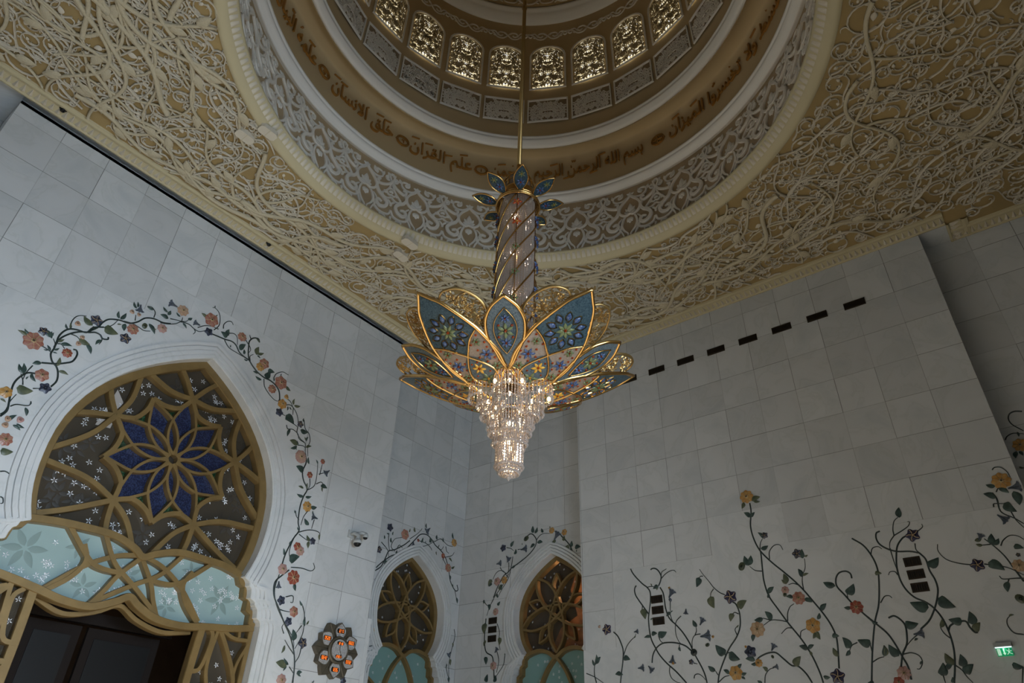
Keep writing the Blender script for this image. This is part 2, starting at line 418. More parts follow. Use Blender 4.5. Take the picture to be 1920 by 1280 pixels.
TOP = ZC + 0.25
wall_face('wall_left', TL, 0.318, XE, FLOOR, 7.50, 'marbleL', A1)
wall_face('wall_left_top', lambda a, z, d: (a, YL + .16 - d, z), 0.318, XE, 7.4, TOP, 'marbleL')
mb = MB(); mb.box((0.318, YL, 7.45), (XE, YL + .16, 7.50)); struct(mb.build('trim_16', 'slab'))
wall_face('wall_left_recess', TL2, XE, XR2, FLOOR, TOP, 'marbleL2', A2)
wall_face('wall_right', TR, YE2, YE1, FLOOR, TOP, 'marbleR')
wall_face('wall_right_recess', TR2, YE1, YL2, FLOOR, TOP, 'marbleR2', A3)
wall_face('wall_right_far_recess', TR2, Y0, YE2, FLOOR, TOP, 'marbleR')
wall_face('wall_left_far_recess', TL2, X0, 0.318, FLOOR, TOP, 'marbleL')
mb = MB()   # the returns between main faces and recesses
for (x0, y0, x1, y1) in ((XE, YL, XE, YL2), (0.318, YL, 0.318, YL2), (XR, YE1, XR2, YE1), (XR, YE2, XR2, YE2)):
    mb.add([(x0, y0, FLOOR), (x1, y1, FLOOR), (x1, y1, TOP), (x0, y0, TOP)], [(0, 1, 2, 3)])
struct(mb.build('wall_returns', 'slab'))
# the two walls behind the photographer, each with an unseen opening shaped for the daylight
def near_wall(name, horiz, c, a0, a1, o0, o1, zt, zs=FLOOR):
    mb = MB(); T = (lambda a, z, d: (a, c - d, z)) if horiz else (lambda a, z, d: (c - d, a, z))
    mb.poly([(a0, FLOOR), (a1, FLOOR), (a1, TOP), (a0, TOP)], 0, T, 0, [[(o0, zs + .01), (o0, zt), (o1, zt), (o1, zs + .01)]], sides=0.15)
    struct(mb.build(name, 'slab'))
near_wall('wall_back', True, Y0, X0, XR2, 0.0, 4.8, 3.1, 0.0)
mb = MB(); mb.poly([(X0 - 1, Y0 - .5), (XR2 + .5, Y0 - .5), (XR2 + .5, YL2 + .5), (X0 - 1, YL2 + .5)], -.26, TC, 0, [[(CX + 4.0 * math.cos(i * PI / 30), CY + 4.0 * math.sin(i * PI / 30)) for i in range(60)]])
mb.lathe([(4.0, 7.70), (4.0, 15.0), (3.0, 18.2), (.01, 18.6)], (CX, CY, 0), 60); struct(mb.build('ceiling_sun_block', 'slab'))  # unseen cover added over ceiling and drum to keep stray sun out
near_wall('wall_near', False, X0, Y0, YL2, 0.8, 3.4, 2.0)
mb = MB(); mb.box((X0, Y0, FLOOR - .1), (XR2, YL2, FLOOR)); struct(mb.build('floor', 'floor'))
# plain slabs that carry the inlay (a few millimetres proud of the jointed facing)
mb = MB()
mb.poly([(YE2, FLOOR), (YE1, FLOOR), (YE1 - .0, 2.0), (5.75, 2.0), (5.75, 3.159), (3.99, 3.159), (3.99, 3.742), (2.83, 3.742), (2.83, 3.159), (YE2, 3.159)], 0.003, TR, sides=0.003)
struct(mb.build('trim_1', 'slab'))
O = outline(A1)
mb = MB()
mb.poly([(1.2, FLOOR)] + O + [(6.25, FLOOR), (6.25, 3.159), (6.25, 4.325), (5.69, 4.325), (5.69, 5.49), (5.1, 5.49), (5.1, 6.075), (3.3, 6.075), (3.3, 5.49), (2.1, 5.49), (2.1, 4.908), (1.2, 4.908)], 0.003, TL, sides=0.003)
struct(mb.build('trim_2', 'slab'))
# ---- stepped marble mouldings round the three arches
def moulding(name, A, T, n=4, w=0.062, gap=0.007):
    mb = MB(); up = arch(A['cx'], A['zc'], A['hw'], A['za'], A['zn'], A['nw'])
    for k in range(n):
        d = w * (k + .5); P = offset(up, d)
        jr = jamb(1, A['cx'], A['nw'], A['zn'], A['steps'], FLOOR)[1:]; jl = jamb(-1, A['cx'], A['nw'], A['zn'], A['steps'], FLOOR)[:-1]
        zc_ = P[0][1] + .004; P = [(x - d, z) for x, z in jl if z < zc_ - .01] + P + [(x + d, z) for x, z in jr if z < zc_ - .01]
        mb.ribbon(P, (w - gap) / 2, 0.010 + 0.006 * k, T, 'flat', raw=True, base=0.003)
    return struct(mb.build(name, 'slab'))
moulding('trim_3', A1, TL, 4, 0.066); moulding('trim_4', A2, TL2, 4, 0.055); moulding('trim_5', A3, TR2, 4, 0.055)

# ---------------------------------------------------------------- ceiling
RB = 3.60
circ = [(CX + RB * math.cos(2 * PI * i / 120), CY + RB * math.sin(2 * PI * i / 120)) for i in range(120)]
JOG = -0.46
edge = [(X0 + .4, Y0 + .4), (XR2, Y0 + .4), (XR2, JOG), (XR, JOG), (XR, 8.72), (X0 + .4, 8.72)]
mb = MB(); mb.poly(edge, 0, TC, 0, [circ])
ceil = struct(mb.build('ceiling', 'ochre'))
mb = MB()   # flat soffit that closes the gap outside the cornice
mb.box((XR - .02, JOG, ZC - .001), (XR2, YE1, ZC + .1)); mb.box((X0, 8.72, ZC + .10), (XR, YL2, ZC + .2)); mb.box((XR - .01, YE1, ZC + .001), (XR2, YL2, ZC + .1))
mb.box((X0, Y0, ZC + .001), (XR2, Y0 + .4, ZC + .1)); mb.box((X0, Y0, ZC + .001), (X0 + .4, 8.72, ZC + .1))
struct(mb.build('ceiling_soffit', 'slab'))
def cornice(path, name):
    """Moulded rim with a row of pointed tongues along straight runs (path: points, inner side on the right)."""
    mb = MB()
    for (p, q) in zip(path[:-1], path[1:]):
        p = np.array(p); q = np.array(q); L = np.linalg.norm(q - p); d = (q - p) / L; nn = np.array([d[1], -d[0]])   # nn points to the room
        T = lambda s_, o, h, p=p, d=d, nn=nn: (*(p + d * s_ + nn * o), ZC - h)
        prof = [(0, -.05), (0, .035), (.03, .045), (.05, .02), (.20, .008), (.21, .03), (.25, .040), (.29, .030), (.30, 0)]
        V = []; 
        for s_ in (0.0, L):
            for (o, h) in prof:
                # mitre the ends
                ss = s_ + (o if s_ == 0 else -o) * 0.0
                V.append(T(ss, o, h))
        k = len(prof); mb.add(V, [(i, i + 1, k + i + 1, k + i) for i in range(k - 1)], 0)
        m = int(L / 0.088)
        for i in range(m):
            s0 = (i + .5) * L / m; w = L / m * .40
            mb.add([T(s0 - w, .055, .018), T(s0 + w, .055, .018), T(s0, .195, .008), T(s0, .09, .062)], [(0, 1, 3), (1, 2, 3), (2, 0, 3)], 1)
    return mb
P_ = [(X0 + .4, 8.72), (XR, 8.72), (XR, JOG), (XR2, JOG), (XR2, Y0 + .4)]
struct(cornice(P_, 'c').build('trim_6', ['creamy', 'pale']))
PLATES = [(5.38, 6.58, .15, .075, 'pale rectangular plate in the ceiling relief touching the beaded ring, left of the chandelier'), (5.51, 6.92, .14, .075, 'pale eight-sided plate in the ceiling relief, just left of the chandelier column'), (2.61, 6.57, .13, .075, 'pale plate in the ceiling relief by the beaded ring, upper left'), (2.46, 6.89, .13, .075, 'pale eight-sided plate in the ceiling relief, upper left')]
# ---- arabesque relief: fine scrolls, then heavy branches over them
def inside(x, y, pad=0.0):
    r = math.hypot(x - CX, y - CY)
    if r < RB + 0.10 + pad: return False
    if y > 8.72 - .31 - pad or x > (XR if y > JOG + .31 else XR2) - .31 - pad: return False
    if JOG - .3 < y < JOG + .31 + pad and x > XR - .31 - pad: return False
    return True
def visible(x, y):
    # the half of the ceiling that can be seen from the places a visitor would photograph
    return (x > -1.4 and y > 2.2) or (x > 4.5 and y > -2.4) or (x > 0 and y > 4)
scr = MB(); lf = MB(); br = MB()
def inroom(x, y):
    return x > -1.4 and y > -2.5 and visible(x, y) and inside(x, y)
def walk(x, y, a, L, kap, step):
    """Path whose curvature is kap(s)."""
    P = [(x, y)]; s_ = 0
    while s_ < L:
        a += kap(s_) * step; x += math.cos(a) * step; y += math.sin(a) * step; s_ += step
        if not inside(x, y): break
        P.append((x, y))
    return P
def curl(q, a, sg, r0, hw, h, base, turns=1.25):
    """Spiral shoot leaving the stem at q in direction a, ending in a bud."""
    L = r0 * 2 * PI * turns * .62; k0 = sg / (r0 * 1.25)
    P = walk(q[0], q[1], a, L, lambda s_: k0 * (1 + 2.3 * (s_ / L) ** 1.5), max(.016, r0 * .21))
    if len(P) < 7: return
    scr.ribbon(P, hw, h, TC, 'vine', raw=True, base=base, taper=-.5)
    e = np.array(P[-1]); d = e - np.array(P[-2]); d /= np.linalg.norm(d) + 1e-9; lf.leaf(e, e + d * r0 * .55, .42, h * 1.2, TC, base=base, n=4)
    k = len(P) // 3; q = np.array(P[k]); d = np.array(P[k + 1]) - q; d /= np.linalg.norm(d) + 1e-9; nn = np.array([-d[1], d[0]]) * -sg; e = q + (d * .7 + nn * .7) * r0 * .55
    if inside(*e): lf.leaf(q, e, .26, h, TC, base=base, n=4)
def spiral(x, y, r0, a, sg, turns, hw, h, base):
    """Round scroll: an outer ring that winds inwards to a leaf, with hooked sprigs along it."""
    n = int(16 * turns); P = [(x + r0 * (1 - .62 * (i / n) ** 1.3) * math.cos(a + sg * turns * 2 * PI * i / n), y + r0 * (1 - .62 * (i / n) ** 1.3) * math.sin(a + sg * turns * 2 * PI * i / n)) for i in range(n + 1)]
    if sum(not inside(*p) for p in P) > 0: return False
    # the ring is fed by a stem that arrives along its tangent
    t0 = np.array([math.sin(a), -math.cos(a)]) * sg; o_ = np.array([math.cos(a), math.sin(a)]); p0 = np.array(P[0])
    lead = [p0 + t0 * r0 * 1.5 + o_ * r0 * .75, p0 + t0 * r0 * .8 + o_ * r0 * .22]
    if all(inside(*q) for q in lead): P = [tuple(q) for q in cr(lead + [p0, np.array(P[2])], 3)][:-3] + P
    scr.ribbon(P, hw, h, TC, 'twin', raw=True, base=base, taper=-.45)
    e = np.array(P[-1]); d = e - np.array(P[-2]); d /= np.linalg.norm(d) + 1e-9
    lf.leaf(e, e + (d + (np.array([x, y]) - e) / r0 * .5) * r0 * .40, .36, h * 1.15, TC, base=base, n=5)
    for k in range(5, len(P) - 3, 5):
        q = np.array(P[k]); d = np.array(P[k + 1]) - q; d /= np.linalg.norm(d) + 1e-9; out = q - np.array([x, y]); out /= np.linalg.norm(out) + 1e-9
        o2 = out * rng.choice((1, 1, -1)); L = r0 * rng.uniform(.30, .55)
        H_ = [q, q + d * L * .55 + o2 * L * .25, q + d * L * .75 + o2 * L * .75, q + d * L * .35 + o2 * L * .95]
        if all(inside(*p) for p in H_):
            scr.ribbon(H_, hw * .62, h * .8, TC, 'vine', base=base, n=3, taper=-.5)
            if rng.random() < .4: lf.leaf(H_[2], H_[2] + (d + o2) * L * .35, .34, h, TC, base=base, n=4)
    return True
pts = []; tries = 0
while tries < 14000:
    tries += 1
    x = rng.uniform(-1.3, XR2); y = rng.uniform(-2.3, 8.6)
    if not inroom(x, y): continue
    r0 = rng.choice((.10, .13, .16, .20, .26)) * rng.uniform(.9, 1.1)
    if any((x - p[0]) ** 2 + (y - p[1]) ** 2 < (.63 * (r0 + p[2])) ** 2 for p in pts): continue
    if spiral(x, y, r0, rng.uniform(0, 6.28), rng.choice((-1, 1)), rng.uniform(1.15, 1.7), .0085 + .012 * r0, .028, .012 * rng.random()): pts.append((x, y, r0))
for i in range(230):       # tendrils that weave between the scrolls
    x = rng.uniform(-1.3, XR2); y = rng.uniform(-2.3, 8.6)
    if not inroom(x, y): continue
    A_ = rng.uniform(1.8, 3.4); w_ = 2 * PI / rng.uniform(1.0, 2.0); ph = rng.uniform(0, 6.28)
    P = walk(x, y, rng.uniform(0, 6.28), rng.uniform(.8, 2.6), lambda s_: A_ * math.sin(w_ * s_ + ph), .05)
    if len(P) > 10:
        scr.ribbon(P, .0125, .034, TC, 'twin', raw=True, base=.016, taper=.5)
        for k in range(5, len(P) - 2, 8): curl(P[k], math.atan2(P[k + 1][1] - P[k][1], P[k + 1][0] - P[k][0]) + .5 * (1 if k % 2 else -1), 1 if k % 2 else -1, rng.uniform(.05, .10), .0080, .030, .014, 1.0)
def sweep(x, y, a, L, curv, dc, step=0.06):
    A_ = rng.uniform(1.2, 2.4); w_ = 2 * PI / rng.uniform(1.3, 2.4); ph = rng.uniform(0, 6.28)
    return walk(x, y, a, L, lambda s_: A_ * math.sin(w_ * s_ + ph) + curv * .4, step)
# heavy textured branches, forking
cnt = 0; tries = 0
while cnt < 84 and tries < 12000:
    tries += 1
    x = rng.uniform(-1.3, XR2 - .4); y = rng.uniform(-2.3, 8.5)
    if not visible(x, y) or not inside(x, y, .15): continue
    # follow the ring or the wall, with slow S bends
    th = math.atan2(y - CY, x - CX) + PI / 2 * rng.choice((-1, 1)) + rng.uniform(-.7, .7)
    c = rng.uniform(-1.0, 1.0)
    P = sweep(x, y, th, rng.uniform(1.4, 3.6), c, -c * rng.uniform(.5, 1.6))
    if len(P) < 18: continue
    w = rng.uniform(.024, .040)
    # thick branches thin out towards the right end of the room, where the relief is finer
    if rng.random() < max(0.0, min(.85, (2.6 - y) / 3.5)): continue
    br.ribbon(P, w, w * 1.5, TC, 'vine', raw=True, base=0.024, taper=-.5); cnt += 1
    k = len(P) // 3; q = P[k]; d = math.atan2(P[k + 1][1] - q[1], P[k + 1][0] - q[0])
    P2 = sweep(q[0], q[1], d + rng.choice((-.9, .9)), rng.uniform(.5, 1.3), rng.uniform(-2, 2), 0)
    if len(P2) > 6: br.ribbon(P2, w * .75, w, TC, 'vine', raw=True, base=0.026, taper=-.6)
    for kk in (len(P) // 2, len(P) * 4 // 5):
        q = np.array(P[kk]); dd = np.array(P[min(kk + 2, len(P) - 1)]) - q + 1e-6; dd = dd / np.linalg.norm(dd); nn = np.array([-dd[1], dd[0]]) * rng.choice((-1, 1)); e = q + dd * .22 + nn * .12
        if inside(*e, .03): br.leaf(q, e, .26, .055, TC, base=0.03, n=6)
for (x, y, w, h, oc) in PLATES:
    t = tag(empty('access_plate', TC(x, y, 0)), oc, 'access plate', 'pale plates set in the ceiling relief'); mb = MB(); k = .035
    mb.poly([(x - w + k, y - h), (x + w - k, y - h), (x + w, y - h + k), (x + w, y + h - k), (x + w - k, y + h), (x - w + k, y + h), (x - w, y + h - k), (x - w, y - h + k)], .075, TC, sides=.07); mb.build('plate_body', 'pale', t)
    mb = MB(); mb.ribbon([(x, y - h), (x, y + h)], .003, .002, TC, 'flat', base=.075, n=1); mb.build('plate_joint', 'creamy', t)
o = scr.build('relief_scrolls', 'pale', ceil); o = lf.build('relief_leaves', 'pale', ceil); o = br.build('relief_branches', 'cream', ceil)

# ---------------------------------------------------------------- ring of pearls at the opening
mb = MB()
mb.lathe([(RB + .14, 7.56), (RB + .13, 7.535), (RB + .07, 7.53), (RB + .05, 7.545), (RB + .0, 7.55), (RB - .02, 7.60), (RB - .10, 7.68), (RB - .115, 7.71), (RB - .09, 7.74), (RB + .02, 7.745)], (CX, CY, 0), 160)
TB = TD(lambda z: RB + .01 - (z - 7.57) * .8)
nb = 264
for i in range(nb):
    a = 360 * i / nb; mb2a = a + 360 / nb * .40
    z0, z1 = 7.580, 7.690; V = []
    for (da, zz, d) in ((-.42, z0, 0.0), (.42, z0, 0.0), (.42, z1, .0), (-.42, z1, .0), (-.14, z0 + .02, .040), (.14, z0 + .02, .040), (.14, z1 - .03, .036), (-.14, z1 - .03, .036)):
        V.append(TB(a + da * 360 / nb, zz, d))
    mb.add(V, [(4, 5, 6, 7), (0, 1, 5, 4), (1, 2, 6, 5), (2, 3, 7, 6), (3, 0, 4, 7)], 1, True)
struct(mb.build('trim_7', ['creamy', 'pale']))
# ---------------------------------------------------------------- dome shell, bottom to top
RBAND = lambda z: 3.58 + (z - 7.72) / 1.5 * 0.28
RDRUM = 3.38
mb = MB()
mb.lathe([(RBAND(z), z) for z in (7.72, 8.1, 8.5, 8.9, 9.3)], (CX, CY, 0), 160, 0)
mb.lathe([(3.70, 9.36), (3.715, 9.5), (3.76, 9.8), (3.79, 10.1), (3.80, 10.40), (3.74, 10.42), (3.42, 10.43), (3.42, 10.26)], (CX, CY, 0), 160, 1)
mb.lathe([(RDRUM, 10.5), (RDRUM, 14.45)], (CX, CY, 0), 160, 1)
dome = []
for i in range(14):
    t = i / 13 * PI / 2; dome.append((3.15 * math.cos(t) + .001, 14.75 + 3.0 * math.sin(t)))
mb.lathe(dome, (CX, CY, 0), 120, 1)
dm = struct(mb.build('ceiling_dome', ['tanband', 'tan']))
mb = MB()   # round mouldings
def torus_prof(r, z, k): return [(r + k * .13, z - k * .02), (r + k * .12, z - k * .05), (r + k * .07, z - k * .06), (r + k * .05, z - k * .01), (r + k * .02, z + k * .0), (r - k * .03, z + k * .05), (r - k * .035, z + k * .09), (r, z + k * .13), (r + k * .01, z + k * .15), (r - k * .0, z + k * .16), (r + k * .0, z + k * .20), (r + k * .05, z + k * .22)]
mb.lathe([(3.88, 9.20), (3.80, 9.16), (3.775, 9.15), (3.765, 9.165), (3.745, 9.18), (3.715, 9.20), (3.685, 9.235), (3.68, 9.27), (3.69, 9.295), (3.675, 9.30), (3.665, 9.315), (3.665, 9.345), (3.68, 9.36), (3.72, 9.37)], (CX, CY, 0), 160)
struct(mb.build('trim_8', 'white'))
mb = MB()
mb.lathe([(3.43, 10.30), (3.40, 10.27), (3.37, 10.265), (3.34, 10.30), (3.295, 10.36), (3.285, 10.40), (3.30, 10.43), (3.28, 10.44), (3.275, 10.47), (3.29, 10.50), (3.34, 10.53), (3.40, 10.535)], (CX, CY, 0), 160)
struct(mb.build('trim_9', 'white'))
mb = MB()
mb.lathe([(3.40, 14.40), (3.36, 14.38), (3.33, 14.40), (3.24, 14.48), (3.20, 14.56), (3.19, 14.62), (3.15, 14.64), (3.14, 14.70), (3.16, 14.75), (3.22, 14.77)], (CX, CY, 0), 120)
struct(mb.build('trim_10', 'white'))
# ---- scrolling relief of the tall band, one motif every 15 degrees
mb = MB(); TBn = TD(RBAND)
def band(P, hw=.024, h=.038, taper=0.0, base=0.0, prof='carved', n=5):
    h = h * 1.0
    for k in range(24):
        a0 = 7.5 + 15 * k
        if not -60 < ((a0 + 180) % 360 - 180) < 152: continue
        for sgn in (1, -1):
            # u: metres from the motif axis, v: metres above the band foot
            T = lambda u, v, d, a0=a0, sgn=sgn: TBn(a0 + sgn * u * 15.5, 7.74 + v, d)
            mb.ribbon(P, hw, h, T, prof, taper=taper, base=base, n=n)
def bandleaf(a, b, w, h=.035, base=0.0, bend=0):
    for k in range(24):
        a0 = 7.5 + 15 * k
        if not -60 < ((a0 + 180) % 360 - 180) < 152: continue
        for sgn in (1, -1):
            T = lambda u, v, d, a0=a0, sgn=sgn: TBn(a0 + sgn * u * 15.5, 7.74 + v, d)
            mb.leaf(a, b, w, h, T, base=base, n=5, bend=bend * 1)
# drop outline round a small palmette (axis u=0), curls beside its point, heavy S leaves and nested rings below
band([(0, 1.18), (.05, 1.10), (.14, .98), (.19, .84), (.17, .70), (.08, .62), (.0, .66)], .022, .04)
bandleaf((0, .70), (0, .96), .22, .04); bandleaf((.01, .72), (.09, .84), .28, .03); bandleaf((.0, .68), (.11, .74), .30, .03)
bandleaf((0, 1.18), (0, 1.30), .3, .035); bandleaf((0, 1.22), (.07, 1.26), .3, .03); bandleaf((.0, 1.2), (.06, 1.17), .3, .03)
band([(.05, 1.12), (.13, 1.07), (.23, 1.07), (.30, 1.15), (.28, 1.26), (.20, 1.29), (.16, 1.23), (.20, 1.18)], .020, .036, -.4)
bandleaf((.21, 1.16), (.14, 1.34), .26, .03); bandleaf((.30, 1.2), (.34, 1.33), .26, .03)
band([(.48, 1.34), (.44, 1.26), (.46, 1.16), (.48, 1.08)], .020, .04); bandleaf((.47, 1.28), (.40, 1.36), .34, .03); bandleaf((.45, 1.2), (.37, 1.22), .34, .03)
band([(.41, 1.25), (.37, 1.20), (.39, 1.14), (.44, 1.13)], .016, .03)
band([(.48, 1.10), (.42, 1.00), (.33, .93), (.24, .90), (.21, .98), (.26, 1.03)], .024, .042)
band([(.24, .92), (.20, .80), (.24, .66), (.34, .56), (.40, .44), (.36, .32), (.26, .28), (.20, .36), (.24, .44), (.31, .42)], .034, .05, .5)
band([(.48, 1.06), (.43, .88), (.36, .76), (.30, .66)], .018, .034)
band([(.48, .92), (.42, .86), (.40, .78), (.44, .72), (.49, .74)], .016, .03); bandleaf((.45, .80), (.49, .88), .3, .03)
for a in range(5):
    t = a * 2 * PI / 5; bandleaf((.375, .775), (.375 + .045 * math.cos(t), .775 + .045 * math.sin(t)), .4, .03)
band([(.48, .66), (.40, .60), (.33, .62), (.31, .70)], .016, .032)
band([(.08, .60), (.12, .50), (.14, .36), (.10, .22), (.04, .14)], .022, .036, .4); band([(.14, .56), (.20, .46), (.19, .30), (.13, .16), (.10, .06)], .018, .032, .3)
band([(.48, .30), (.44, .18), (.34, .14), (.24, .16), (.16, .24), (.15, .36)], .020, .036); band([(.49, .44), (.46, .52), (.42, .56)], .018, .03)
band([(.04, .14), (.02, .08), (.05, .03), (.09, .05)], .016, .03); bandleaf((.0, .56), (.05, .44), .34, .035); bandleaf((.0, .40), (.0, .54), .22, .03)
band([(.30, .02), (.28, .10), (.36, .10), (.40, .03)], .014, .03); band([(.48, .02), (.48, .14)], .016, .03)
struct(mb.build('trim_11', 'bandrelief'))
# ---- small scroll garland above the windows
mb = MB(); T14 = TD(RDRUM)
for k in range(24):
    a0 = 15 * k
    if not -75 < ((a0 + 180) % 360 - 180) < 165: continue
    for sgn in (1, -1):
        T = lambda u, v, d, a0=a0, sgn=sgn: T14(a0 + sgn * u * 16.9, 13.93 + v, d)
        mb.ribbon([(0, .0), (.08, .10), (.18, .10), (.22, .02), (.16, -.04), (.11, .0)], .013, .022, T, 'flat', n=4)
        mb.ribbon([(0, .0), (.10, -.11), (.22, -.10), (.31, .02), (.38, .08), (.43, .02), (.39, -.04), (.35, -.01)], .013, .022, T, 'flat', n=4)
        mb.ribbon([(.22, -.02), (.28, .10), (.36, .10)], .011, .02, T, 'flat', n=3)
        for p in ((.02, .06), (.26, -.05), (.43, .08)): mb.leaf(p, (p[0] + .07, p[1] + .03), .35, .02, T, n=3)
struct(mb.build('trim_12', 'bandrelief'))
mb = MB()   # arabesque in the cap of the dome
def Tcap(a, v, d):
    t = v / 3.0; r = 3.15 * math.cos(t) - d; ar = math.radians(a); return (CX + r * math.cos(ar), CY + r * math.sin(ar), 14.75 + 3.0 * math.sin(t) - d * .5)
for k in range(24):
    a0 = 15 * k
    if not -75 < ((a0 + 180) % 360 - 180) < 165: continue
    for sgn in (1, -1):
        T = lambda u, v, d, a0=a0, sgn=sgn: Tcap(a0 + sgn * u * 18, v, d)
        mb.ribbon([(.42, .08), (.30, .12), (.12, .30), (0, .62)], .018, .03, T, 'flat', n=5)
        mb.ribbon([(0, .10), (.10, .12), (.16, .20), (.11, .27), (.05, .23)], .014, .025, T, 'flat', n=5)
        mb.ribbon([(.18, .10), (.25, .16), (.22, .22)], .012, .025, T, 'flat', n=4)
        mb.leaf((0, .3), (.04, .48), .25, .025, T, n=4)
struct(mb.build('trim_13', 'bandrelief'))
# ================================================================ DRUM WINDOWS AND PANELS
def wpane_mat():
    m = bpy.data.materials.new('sunlit_window_glass'); m.use_nodes = True; t = m.node_tree; N, L = t.nodes, t.links; N.clear()
    o = N.new('ShaderNodeOutputMaterial'); e = N.new('ShaderNodeEmission'); tc = N.new('ShaderNodeTexCoord')
    v = N.new('ShaderNodeTexVoronoi'); v.inputs['Scale'].default_value = 16; L.new(tc.outputs['Object'], v.inputs['Vector'])
    r = N.new('ShaderNodeValToRGB'); E_ = r.color_ramp.elements
    E_[0].position = 0.0; E_[0].color = (0.25, 0.20, 0.10, 1); E_[1].position = 1.0; E_[1].color = (1.0, 0.93, 0.72, 1)
    x = E_.new(.35); x.color = (0.62, 0.52, 0.30, 1); x = E_.new(.70); x.color = (0.80, 0.74, 0.55, 1); x = E_.new(.9); x.color = (0.95, 0.97, 1.0, 1)
    L.new(v.outputs['Color'], r.inputs['Fac']); L.new(r.outputs['Color'], e.inputs['Color']); e.inputs['Strength'].default_value = WIN_E
    L.new(e.outputs[0], o.inputs[0]); return m
WIN_E = 1.5
M['winpane'] = wpane_mat()
M['lattice'] = mat('carved_window_lattice', (0.46, 0.37, 0.22), 0.6)
M['panelground'] = mat('panel_ground', (0.30, 0.22, 0.13), 0.8)
W2 = 0.315; WB, WT = 12.05, 13.40
def T0(u, v, d): return (d, u, v)         # window frame: d inwards (+x local), u sideways, v up
def flat_arc(hw, zb, zt, k=10):
    rr = hw * .98; P = [(-hw, zb)]
    for i in range(k + 1):
        a = PI - PI * i / k; P.append((hw * math.cos(a), zt - rr * .92 + rr * .92 * math.sin(a)))
    P.append((hw, zb)); return P
def lattice_mesh(hw, zb, zt, arched, seed, hwid=.012, fill=1.0):
    """Symmetric carved scrollwork filling the opening."""
    mb = MB(); r = random.Random(seed); H = zt - zb
    def ok(u, v):
        if abs(u) > hw - .012 or v < zb + .012 or v > zt - .015: return False
        if arched and v > zt - hw * .9: return (u / hw) ** 2 + ((v - (zt - hw * .9)) / (hw * .9)) ** 2 < .93
        return True
    n = 0; tries = 0
    while n < int(62 * H / 1.35 * fill) and tries < 3000:
        tries += 1
        x = r.uniform(0.02, hw - .03); z = r.uniform(zb + .03, zt - .05); r0 = r.uniform(.022, .060); a = r.uniform(0, 2 * PI); s = r.choice((-1, 1)); P = []
        for i in range(11):
            t = i / 10; th = a + s * t * 6.4; rr = r0 * (1 - .7 * t); P.append((x + rr * .75 * math.cos(th), z + rr * 1.25 * math.sin(th)))
        if not all(ok(*p) for p in P[:6]): continue
        for sg in (1, -1):
            mb.ribbon([(sg * p[0], p[1]) for p in P], hwid, .022, T0, 'flat', raw=True)
            e = P[0]; mb.leaf((sg * e[0], e[1]), (sg * (e[0] + .05 * math.cos(a)), e[1] + .05 * math.sin(a)), .32, .02, T0, n=3)
        n += 1
    mb.ribbon([(0, zb + .01), (0, zt - .02)], hwid * .8, .018, T0, 'flat', n=2)
    for i in range(7):
        z = zb + H * (i + .5) / 7; mb.disc((0, z), .018, .02, T0, n=8, rings=1)
    return mb
lat_me = lattice_mesh(W2 + .02, WB, WT, True, 3, .0062, 2.7); pan_lat = lattice_mesh(.365, 11.02, 11.61, False, 9, .0082, 2.2)
fr = MB(); O = flat_arc(W2 + .05, WB, WT + .05); O2 = [(O[0][0], WB - .035)] + O[1:-1] + [(O[-1][0], WB - .035)]
fr.ribbon(O2, .022, .03, T0, 'groove', closed=True, raw=True)
pn = MB(); pn.poly(flat_arc(W2 - .005, WB, WT), .004, T0)
def put(name, mb, m, parent, first={}):
    if name not in first: first[name] = mb.build(name, m); o = first[name]
    else: o = first[name].copy(); COL.objects.link(o)
    o.parent = parent; o.location = (0, 0, 0); return o
num = 0
for k in range(24):
    a = 15.0 * k; aa = (a + 180) % 360 - 180
    if not -70 < aa < 160: continue
    num += 1
    w = empty('window_%d' % num, (CX + (RDRUM - .04) * math.cos(math.radians(a)), CY + (RDRUM - .04) * math.sin(math.radians(a)), 0))
    w.rotation_euler.z = math.radians(a) + PI; struct(w)
    put('window_pane', pn, 'winpane', w); put('window_lattice', lat_me, 'lattice', w); put('window_frame', fr, 'white', w)
# carved rectangular panels below the windows: one thing each
pg = MB(); pg.poly([(-.375, 11.01), (.375, 11.01), (.375, 11.62), (-.375, 11.62)], .003, T0)
pf = MB(); pf.ribbon([(-.39, 10.99), (.39, 10.99), (.39, 11.64), (-.39, 11.64)], .024, .028, T0, 'groove', closed=True, raw=True)
for k in range(24):
    a = 15.0 * k; aa = (a + 180) % 360 - 180
    if not -45 < aa < 135: continue
    w = empty('carved_panel', (CX + (RDRUM - .04) * math.cos(math.radians(a)), CY + (RDRUM - .04) * math.sin(math.radians(a)), 0))
    w.rotation_euler.z = math.radians(a) + PI
    n_ = int(round((30 - aa) / 15.0)); side = 'right' if n_ >= 0 else 'left'; n_ = n_ + 1 if n_ >= 0 else -n_
    tag(w, 'pale carved scrollwork panel under a dome window, %s to the %s of the gold rod' % (['first', 'second', 'third', 'fourth', 'fifth', 'sixth'][n_ - 1], side), 'wall panel', 'carved panels below the dome windows')
    put('panel_ground', pg, 'panelground', w); put('panel_scrollwork', pan_lat, 'bandrelief', w); put('panel_frame', pf, 'white', w)
